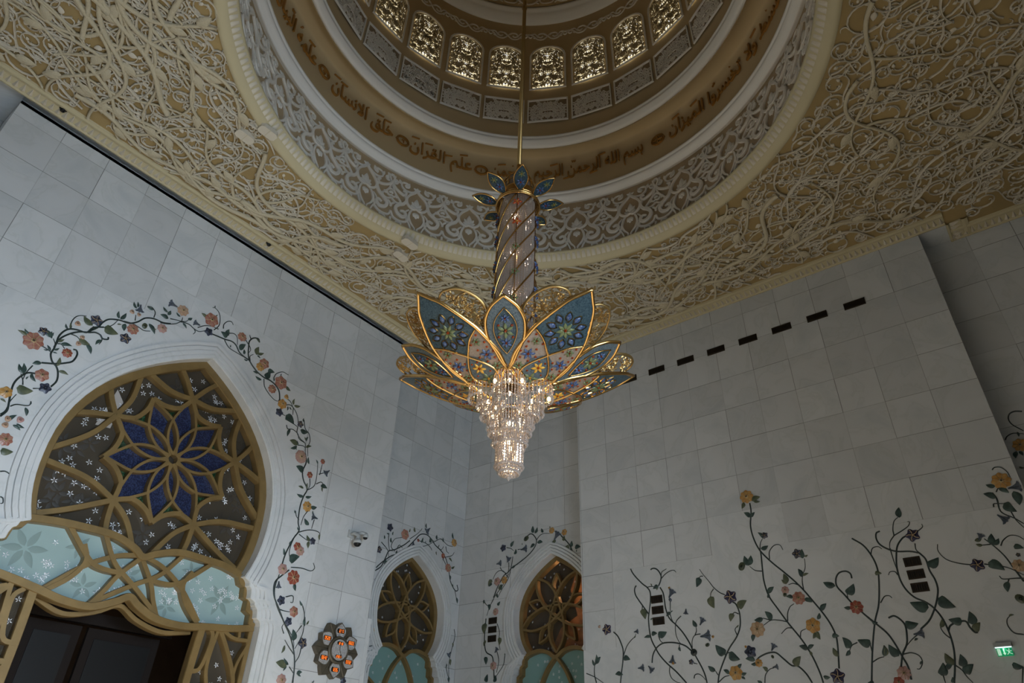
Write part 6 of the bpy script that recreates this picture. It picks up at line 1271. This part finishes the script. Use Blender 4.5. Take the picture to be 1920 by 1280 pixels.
('upright inlaid stem ending in bare tendrils,left of the right grilles','R',[[(2.182,1.305),(2.084,1.657),(1.973,1.982),(1.87,2.202),(1.791,2.508),(1.779,2.669),(1.81,2.819),(1.875,2.956),(1.99,3.067)],[(1.81,2.819),(1.77,2.896),(1.699,2.906),(1.66,2.868)],[(2.116,1.532),(2.032,1.571),(1.965,1.584)],[(2.089,1.639),(2.09,1.721),(2.107,1.751)],[(2.235,1.771),(2.309,1.74),(2.353,1.678)],[(1.847,2.209),(1.782,2.279),(1.725,2.281),(1.699,2.249)]],[(1.823,2.573,1.739,2.561,3),(2.004,1.989,1.936,1.982,3),(2.078,1.739,2.227,1.802,3),(2.34,1.71,2.4,1.848,3),(2.345,1.687,2.41,1.626,2),(1.967,1.59,1.931,1.714,2),(2.153,1.312,2.228,1.307,3)],[]),
('diagonal inlaid stem with a dark red flower and a pink rose at its foot','R',[[(1.983,1.983),(2.092,2.12),(2.187,2.248),(2.258,2.367),(2.323,2.478),(2.31,2.58),(2.254,2.645),(2.17,2.654),(2.119,2.615),(2.114,2.552)],[(2.343,2.48),(2.386,2.517)],[(2.223,2.303),(2.219,2.362)],[(1.733,1.314),(1.73,1.452),(1.766,1.578),(1.803,1.707),(1.859,1.84),(1.957,1.962),(2.075,2.098)],[(1.802,2.021),(1.734,2.037),(1.673,1.989),(1.637,1.911),(1.653,1.785),(1.681,1.697),(1.753,1.595),(1.808,1.457)],[(1.518,1.808),(1.614,1.745),(1.708,1.663)],[(1.753,1.595),(1.653,1.605),(1.577,1.564),(1.563,1.493),(1.607,1.427),(1.642,1.426)]],[(2.342,2.484,2.486,2.551,2),(2.22,2.359,2.107,2.482,3),(2.21,2.192,2.297,2.202,2),(1.64,1.926,1.485,1.924,3),(1.799,1.577,1.882,1.717,3),(1.541,1.756,1.583,1.733,2),(1.595,1.469,1.555,1.51,1),(1.952,1.588,1.938,1.714,2)],[(2.143,2.188,0.081,'red'),(1.509,1.808,0.064,'slate'),(1.791,1.39,0.077,'rose'),(1.874,1.296,0.059,'red')]),
('inlaid vine with a blue tulip flower looping around the right column of grilles','R',[[(1.298,1.256),(1.241,1.42),(1.199,1.587),(1.189,1.76),(1.211,1.941),(1.267,2.075),(1.34,2.158),(1.445,2.228),(1.516,2.333),(1.548,2.454),(1.548,2.594),(1.526,2.712),(1.474,2.868),(1.393,2.959),(1.328,2.989)],[(1.562,2.862),(1.562,2.718),(1.552,2.564)],[(1.473,3.015),(1.541,2.942),(1.566,2.863)],[(1.473,3.015),(1.465,3.098),(1.425,3.198),(1.365,3.241)],[(1.473,3.015),(1.366,3.059),(1.277,3.106),(1.249,3.154),(1.27,3.164)],[(1.245,2.749),(1.346,2.786),(1.49,2.809),(1.592,2.857),(1.67,2.932),(1.693,3.011),(1.675,3.083),(1.626,3.102)],[(1.245,2.749),(1.197,2.661),(1.192,2.522),(1.164,2.402),(1.167,2.288),(1.216,2.162),(1.286,2.041),(1.367,1.939),(1.477,1.859)],[(1.262,2.874),(1.27,2.794),(1.23,2.737)],[(1.23,3.003),(1.166,3.033),(1.119,3.066),(1.118,3.102)],[(1.559,2.516),(1.584,2.563),(1.64,2.567),(1.668,2.531)],[(1.19,1.814),(1.158,1.864),(1.09,1.893),(0.988,1.9),(0.961,1.827),(0.93,1.772),(0.898,1.769)],[(1.191,1.725),(1.241,1.783),(1.262,1.856),(1.233,1.925)],[(1.228,1.436),(1.179,1.382),(1.151,1.314),(1.109,1.246)],[(1.386,1.345),(1.386,1.261)]],[(1.348,3.231,1.321,3.369,2),(1.195,2.572,1.05,2.662,3),(1.324,2.091,1.514,2.175,3),(1.194,2.188,1.036,2.062,3),(1.018,1.9,1.157,1.936,3),(0.928,1.855,0.915,2.005,3),(0.927,1.78,0.842,1.871,3),(1.258,1.852,1.224,1.946,2),(1.246,1.44,1.302,1.574,3),(1.161,1.414,1.147,1.552,3),(1.158,1.344,1.046,1.437,3),(1.405,1.337,1.348,1.475,3),(1.337,1.401,1.252,1.454,2),(1.314,1.257,1.295,1.319,3)],[(1.258,2.981,0.081,'navyg')]),
('inlaid spray with an orange rose,topmost at the right edge of the garden wall','R',[[(0.253,3.341),(0.23,3.253),(0.243,3.134),(0.222,3.069),(0.132,2.992),(0.061,2.91)],[(0.21,3.342),(0.171,3.385),(0.13,3.356)],[(0.292,3.164),(0.28,3.202),(0.231,3.196),(0.17,3.18)],[(0.139,3.073),(0.123,2.971),(0.076,2.864)],[(0.163,3.624),(0.128,3.65),(0.065,3.634),(0.02,3.565),(0.012,3.488)]],[(0.196,3.412,0.289,3.454,2),(0.235,3.265,0.348,3.349,2),(0.171,3.385,0.085,3.301,2),(0.175,3.191,0.08,3.061,3),(0.034,3.314,0.029,3.131,2)],[(0.114,3.467,0.101,'gold'),(0.003,3.359,0.076,'slate'),(0.242,3.009,0.07,'slate')]),
('inlaid vine with a blue flower and cream rose above the exit sign','R',[[(0.277,2.263),(0.323,2.415),(0.368,2.57),(0.439,2.706),(0.508,2.805)],[(0.465,2.73),(0.564,2.733)],[(0.731,2.522),(0.856,2.56),(0.975,2.627),(1.032,2.735),(1.016,2.822)],[(0.6,2.512),(0.393,2.443),(0.254,2.332)],[(0.266,2.297),(0.342,2.308),(0.467,2.316),(0.494,2.356)],[(0.413,2.308),(0.435,2.266)],[(0.369,2.694),(0.325,2.754),(0.245,2.798),(0.17,2.781),(0.121,2.729)],[(0.465,1.703),(0.549,1.728),(0.585,1.808),(0.571,1.875),(0.527,1.914)],[(0.583,1.376),(0.642,1.22)]],[(0.439,2.706,0.417,2.854,2),(0.439,2.716,0.361,2.784,2),(0.555,2.524,0.417,2.41,3),(0.429,2.283,0.468,2.166,2),(0.548,2.73,0.615,2.755,2),(0.613,2.794,0.526,2.828,2),(0.544,1.91,0.487,1.918,1),(0.678,1.407,0.574,1.375,3),(0.248,2.665,0.154,2.63,3)],[(0.542,2.831,0.05,'slate'),(0.671,2.509,0.074,'navyg'),(0.266,2.443,0.07,'goldp'),(0.234,2.564,0.024,'navy'),(0.371,2.079,0.052,'olive')]),
('inlaid curling vine with an orange rose on the far recessed wall at the right edge','R2',[[(-0.402,4.499),(-0.324,4.523),(-0.26,4.504),(-0.225,4.439),(-0.239,4.35),(-0.327,4.232)],[(-0.097,4.158),(-0.133,4.203),(-0.212,4.227),(-0.319,4.188)]],[(-0.257,4.233,-0.254,4.161,1),(-0.165,3.976,-0.127,3.883,2),(-0.19,3.97,-0.218,3.9,2),(-0.123,3.766,-0.176,3.74,1)],[(-0.231,4.049,0.084,'gold')])]
# ================================================================ INLAID VINES
def leafcol(i): return 'leafo' if (i * 7919) % 10 < 3 else 'leaf'
for pi_, (label, plane, stems, leaves, flowers) in enumerate(PLANTS):
    T = TOF[plane]; c0 = stems[0][0]; base = .003
    p = tag(empty('inlaid_vine', T(c0[0], c0[1], 0)), label, 'wall inlay', 'stone vines inlaid in the marble walls')
    mb = MB(); sw = .0112 if plane == 'L' else .0105
    for k, s_ in enumerate(stems):
        w = sw if k == 0 or len(s_) > 6 else sw * .72
        mb.ribbon(s_, w, .008, T, 'round', base=base + .0008 * (k % 5), taper=-.45 if len(s_) < 7 else 0.0, n=6)
    mb.build('stem', 'stem', p)
    for k, (ax_, az_, bx_, bz_, kind) in enumerate(leaves):
        a = np.array((ax_, az_)); b = np.array((bx_, bz_)); mb = MB(); m = leafcol(k + pi_)
        mb.leaf(a, b, {1: .19, 2: .27, 3: .33}[kind], .010, T, 0, base + .004, 8, bend=.10 if k % 2 else -.08, heart=kind == 3)
        o = mb.build('leaf', m, p)
    for k, (x, z, r, kind) in enumerate(flowers):
        mb = MB(); m = 'f_' + kind
        if kind in ('salmon', 'gold', 'goldp', 'red', 'rose', 'peach'):
            if r > .04:
                nl = 6 if k % 2 else 8
                mb.disc((x, z), r, .012, T, 0, 40, base + .006, lobes=nl, amp=.09, rings=4, ph=k)
                for q in range(nl):
                    a = 2 * PI * (q + .5) / nl + k; mb.ribbon([(x + .25 * r * math.cos(a), z + .25 * r * math.sin(a)), (x + .92 * r * math.cos(a), z + .92 * r * math.sin(a))], r * .030, .004, T, 'ridge', 1, base=base + .017, n=2)
                mb.disc((x, z), r * .26, .010, T, 1, 10, base + .017, lobes=5, amp=.12, rings=2); mb.disc((x, z), r * .10, .006, T, 2, 8, base + .026, rings=1)
            else: mb.disc((x, z), r, .012, T, 0, 14, base + .006, lobes=3, amp=.10, rings=3, ph=k)
            mb.build('flower', [m, 'eye_light', 'eye_dark'], p)
        elif kind in ('navy', 'navyg'):
            mb.disc((x, z), r * .95, .012, T, 0, 30, base + .006, lobes=5, amp=.16, rings=3, ph=k * 1.3)
            for q in range(5):
                a = 2 * PI * q / 5 + k * 1.3; mb.ribbon([(x, z), (x + .55 * r * math.cos(a + .2), z + .55 * r * math.sin(a + .2)), (x + .95 * r * math.cos(a), z + .95 * r * math.sin(a))], r * (.055 if kind == 'navyg' else .035), .004, T, 'ridge', 1, base=base + .017, n=3)
            mb.build('flower', [m, 'eye_light' if kind == 'navyg' or k % 2 else 'f_slate', 'eye_dark'], p)
        elif kind == 'slate' and r > .035:
            # trumpet seen from the side: flared lip, tapering throat
            a = 2.2 + (k % 4) * .9; d = np.array((math.cos(a), math.sin(a))); nn = np.array((-d[1], d[0])); c = np.array((x, z)); P = []
            for (u, v) in ((-1.0, -.10), (-.3, -.24), (.3, -.55), (.55, -.95), (.75, -.60), (.68, -.25), (.86, 0), (.68, .25), (.75, .60), (.55, .95), (.3, .55), (-.3, .24), (-1.0, .10)): P.append(tuple(c + d * u * r + nn * v * r))
            mb.poly(P, base + .014, T, 0, sides=.012); mb.ribbon([tuple(c + d * (-.9) * r), tuple(c + d * .6 * r)], r * .05, .004, T, 'ridge', 1, base=base + .014, n=3)
            mb.build('flower', [m, 'stem'], p)
        else:
            mb.disc((x, z), r, .012, T, 0, 14, base + .006, lobes=2 if kind != 'dark' else 0, amp=.14, rings=3, ph=k); mb.build('bud', m, p)
# ================================================================ GRILLES, CLOCK, CAMERAS, SIGN
def grille(c, hw, hh, T, label, group, slats, vertical):
    t = tag(empty('wall_grille', T(c[0], c[1], 0)), label, 'air grille', group); mb = MB()
    mb.ribbon([(c[0] - hw, c[1] - hh), (c[0] + hw, c[1] - hh), (c[0] + hw, c[1] + hh), (c[0] - hw, c[1] + hh)], .010, .014, T, 'box', closed=True, raw=True)
    mb.build('grille_frame', 'bronze', t)
    mb = MB(); mb.poly([(c[0] - hw, c[1] - hh), (c[0] + hw, c[1] - hh), (c[0] + hw, c[1] + hh), (c[0] - hw, c[1] + hh)], .004, T); mb.build('grille_shade_sheet', 'bronzein', t)
    mb = MB()
    for i in range(slats):
        if vertical: x = c[0] - hw + 2 * hw * (i + .5) / slats; mb.ribbon([(x, c[1] - hh), (x, c[1] + hh)], hw / slats * .34, .010, T, 'flat', n=1, base=.003)
        else: z = c[1] - hh + 2 * hh * (i + .5) / slats; mb.ribbon([(c[0] - hw, z), (c[0] + hw, z)], hh / slats * .3, .010, T, 'flat', n=1, base=.003)
    mb.build('grille_slats', 'bronze', t)
ordn = ['at the far right end', 'second from the right end', 'third from the right end', 'fourth from the right end', 'fourth from the chandelier end', 'third from the chandelier end', 'second from the chandelier end, in full view', 'half hidden by a chandelier petal']
for k in range(8): grille((1.08 + .5835 * k, 6.68), .158, .052, TR, 'long dark air grille in the high row, ' + ordn[k], 'air grilles in the high row', 8, False)
for nm, T, x, dz in (('left column on the garden wall', TR, 4.985, 0), ('right column on the garden wall', TR, 1.353, .026), ('column beside the orange-lit small arch', TR2, 8.672, .148)):
    for k, z in enumerate((2.63, 2.471, 2.312)):
        grille((x, z + dz), .093, .048, T, 'dark bronze wall grille, %s of three, %s' % (('top', 'middle', 'bottom')[k], nm), 'stacked small wall grilles', 7, True)
# clock
cc = (6.925, 1.73); DT = .03
ck = tag(empty('flower_clock', TL(cc[0], cc[1], 0)), 'bronze flower-shaped wall clock with six orange digital displays on its petals', 'clock')
M['clockbronze'] = mat('olive_bronze_clock', (0.10, 0.085, 0.06), 0.45, 0.4); M['clockdark'] = mat('clock_petal_side', (0.05, 0.045, 0.04), 0.5, 0.3)
M['clockglit'] = mat('clock_glitter_crystal', (0.50, 0.50, 0.50), 0.18, 0.5, bump=1.0, bscale=160, var=.35, vscale=90)
M['led'] = mat('orange_led_digits', (1, .25, .03), 0.5, emit=(1.0, 0.20, 0.02), es=0.5)
def petal_poly(c, a, r0, r1, w, n=8):
    P = [(r0 + (r1 - r0) * t, w * math.sin(PI * (.12 + .88 * t) ** 1.15)) for t in [i / n for i in range(n + 1)]]
    P = P + [(x, -y) for x, y in P[::-1]][1 if abs(P[-1][1]) < 1e-3 else 0:]
    return [rot2(p, a, c) for p in P]
for k in range(6):
    a = math.radians(60 + 60 * k); mb = MB(); mb.poly(petal_poly(cc, a, .15, .405, .115), .085, TL, sides=.08)
    mb.ribbon([rot2((.16, 0), a, cc), rot2((.38, 0), a, cc)], .006, .006, TL, 'ridge', base=.085, n=2); mb.build('plain_petal', 'clockbronze', ck)
SEG = {'0': 'abcdef', '1': 'bc', '2': 'abged', '3': 'abgcd', '4': 'fgbc', '5': 'afgcd', '6': 'afgedc', '7': 'abc', '8': 'abcdefg', '9': 'abcdfg'}
def led(mb, txt, c, w, h, T, base):
    sw_ = w / len(txt)
    for i, ch in enumerate(txt):
        x0 = c[0] - w / 2 + i * sw_ + sw_ * .16; x1 = x0 + sw_ * .68; z0, z1 = c[1] - h / 2, c[1] + h / 2; zm = c[1]
        S_ = {'a': [(x0, z1), (x1, z1)], 'b': [(x1, z1), (x1, zm)], 'c': [(x1, zm), (x1, z0)], 'd': [(x0, z0), (x1, z0)], 'e': [(x0, zm), (x0, z0)], 'f': [(x0, z1), (x0, zm)], 'g': [(x0, zm), (x1, zm)]}
        for q in SEG.get(ch, ''): mb.ribbon(S_[q], .0038, .002, T, 'flat', base=base, n=1)
times = ['1217', '0520', '0642', '1226', '0332', '0603']
for k in range(6):
    a = math.radians(90 + 60 * k); q = empty('display_petal', TL(cc[0], cc[1], .1)); q.parent = ck; q.location = Vector(TL(cc[0], cc[1], .1)) - ck.location
    mb = MB(); mb.poly(petal_poly(cc, a, .13, .385, .110), .105, TL, sides=.09); mb.build('petal_body', 'clockbronze', q)
    mb = MB(); mb.poly(petal_poly(cc, a, .15, .368, .094), .108, TL); mb.build('crystal_face', 'clockglit', q)
    dc = (cc[0] + .262 * math.cos(a), cc[1] + .262 * math.sin(a)); mb = MB(); mb.poly([(dc[0] - .062, dc[1] - .030), (dc[0] + .062, dc[1] - .030), (dc[0] + .074, dc[1]), (dc[0] + .062, dc[1] + .032), (dc[0] - .062, dc[1] + .032), (dc[0] - .074, dc[1])], .1095, TL); mb.build('display', 'black', q)
    mb = MB(); led(mb, times[k], dc, .10, .042, TL, .110); mb.build('digits', 'led', q)
mb = MB(); mb.disc(cc, .182, .03, TL, 0, 40, .11, rings=2); mb.ribbon([(cc[0] + .168 * math.cos(i * PI / 20), cc[1] + .168 * math.sin(i * PI / 20)) for i in range(40)], .022, .030, TL, 'round', closed=True, raw=True, base=.11); dr = mb.build('dial_rim', 'clockbronze', ck)
mb = MB(); mb.poly([(cc[0] + .143 * math.cos(i * PI / 20), cc[1] + .143 * math.sin(i * PI / 20)) for i in range(40)], .143, TL); mb.build('dial', 'clockglit', ck)
mb = MB(); mb.ribbon([cc, (cc[0] + .002, cc[1] + .075)], .004, .003, TL, 'flat', base=.146, n=1); mb.build('hour_hand', 'eye_dark', ck)
mb = MB(); mb.ribbon([cc, (cc[0] + .062, cc[1] - .10)], .003, .003, TL, 'flat', base=.148, n=1); mb.build('minute_hand', 'eye_dark', ck)
for dz, tx in ((.088, '1218'), (-.090, '2301')):
    mb = MB(); c = (cc[0], cc[1] + dz); mb.poly([(c[0] - .055, c[1] - .020), (c[0] + .055, c[1] - .020), (c[0] + .063, c[1] + .010), (c[0] + .05, c[1] + .024), (c[0] - .05, c[1] + .024), (c[0] - .063, c[1] + .010)], .1445, TL); mb.build('dial_display', 'black', ck)
    mb = MB(); led(mb, tx, c, .095, .030, TL, .145); mb.build('digits', 'led', ck)
# cameras
def dome_cam(name, c, r, label, arm):
    T = TL; t = tag(empty(name, T(c[0], c[1], 0)), label, 'security camera'); mb = MB()
    if arm == 'up': mb.tube([T(c[0] - .05, c[1] + .16, 0), T(c[0] - .04, c[1] + .16, .10), T(c[0], c[1] + .12, .16), T(c[0], c[1] + .02, .16)], .028, 10); mb.box((-.05, -.06, 0), (.05, .06, .03), T=lambda a, b, d: T(c[0] - .05 + a, c[1] + .16 + b, d))
    else: mb.tube([T(c[0] - .10, c[1] + .06, 0), T(c[0] - .06, c[1] + .06, .14), T(c[0], c[1] + .055, .16)], .026, 10); mb.box((-.04, -.03, 0), (.04, .03, .04), T=lambda a, b, d: T(c[0] - .10 + a, c[1] + .06 + b, d))
    mb.build('bracket', 'greymetal', t); p0 = T(c[0], c[1], .16)
    mb = MB(); mb.lathe([(.001, .075), (r * .7, .070), (r * 1.12, .035), (r * 1.15, -.002), (r * .98, -.004)], p0, 24); mb.build('housing', 'greymetal', t)
    mb = MB(); mb.lathe([(r, 0), (r * .92, -r * .45), (r * .6, -r * .82), (.001, -r)], p0, 24); mb.build('dome_lens', 'black', t)
dome_cam('dome_camera', (6.93, 3.31), .060, 'larger white dome camera with black lens, hanging just below the smaller one', 'up')
dome_cam('dome_camera', (7.07, 3.44), .038, 'smaller boxy white camera on a short arm just above the larger dome camera', 'side')
for x, lab in ((.72, 'tiny black spotlight on the cornice at the upper left corner'), (4.02, 'tiny black spotlight on the cornice, right of the upper-left corner one')):
    t = tag(empty('spotlight', TC(x, 8.53, 0)), lab, 'spotlight'); mb = MB(); mb.lathe([(.030, .06), (.032, -.055), (.024, -.058), (.020, -.03), (.001, -.03)], (x, 8.53, ZC), 14); mb.build('spot_body', 'black', t)
    mb = MB(); mb.lathe([(.050, .0), (.050, -.02), (.032, -.028)], (x, 8.53, ZC), 14); mb.build('spot_collar', 'bronze', t)
# exit sign
ex = tag(empty('exit_sign', TR(.70, 1.60, 0)), 'green running-man emergency exit sign under a thin lit bar at the lower right', 'sign')
M['signgreen'] = mat('lit_green_sign', (.0, .22, .09), .4, emit=(.0, .33, .12), es=.45); M['signwhite'] = mat('lit_sign_pictogram', (.6, .8, .65), .5, emit=(.55, .85, .62), es=.45)
M['tubelight'] = mat('sign_tube_light', (.9, 1, 1), .5, emit=(.70, .95, .95), es=1.6)
mb = MB(); mb.box((.612, 1.588, 0), (.790, 1.628, .062), T=TR); mb.build('sign_housing', 'greymetal', ex)
mb = MB(); mb.box((.622, 1.580, .02), (.780, 1.588, .045), T=TR); mb.build('sign_tube', 'tubelight', ex)
mb = MB(); mb.box((.625, 1.492, .026), (.778, 1.578, .034), T=TR); mb.build('sign_plate', 'signgreen', ex)
mb = MB(); q = lambda L: [(.778 - x * .153, 1.492 + y * .086) for x, y in L]
mb.poly(q([(.05, .10), (.27, .10), (.27, .92), (.05, .92)]), .036, TR)
mb.poly(q([(.43, .92), (.51, .92), (.51, .38), (.58, .38), (.47, .10), (.36, .38), (.43, .38)]), .036, TR)
for L, w in (([(.80, .62), (.76, .45)], .006), ([(.76, .45), (.86, .30), (.96, .22)], .004), ([(.76, .45), (.70, .28), (.62, .20)], .004), ([(.80, .62), (.90, .55), (.93, .66)], .003), ([(.80, .64), (.70, .60), (.66, .74)], .003)): mb.ribbon(q(L), w, .002, TR, 'flat', base=.034, n=2)
mb.disc(q([(.82, .80)])[0], .007, .002, TR, 0, 8, .034, rings=1); mb.build('pictogram', 'signwhite', ex)
l = area('exit_glow', (XR - .03, .70, 1.575), (XR - .03, .70, 1.0), .14, .02, .12, (.55, 1, .85))
# narrow marble strip standing at the edge of the recess
mb = MB(); mb.box((XE - .001, FLOOR, -.10), (XE + .10, 2.30, -.02), T=TL); struct(mb.build('trim_15', 'slab'))
# ================================================================ lift everything to the floor's zero
for o in list(S.objects):
    if o.parent is None and o.type != 'CAMERA': o.location.z += UP
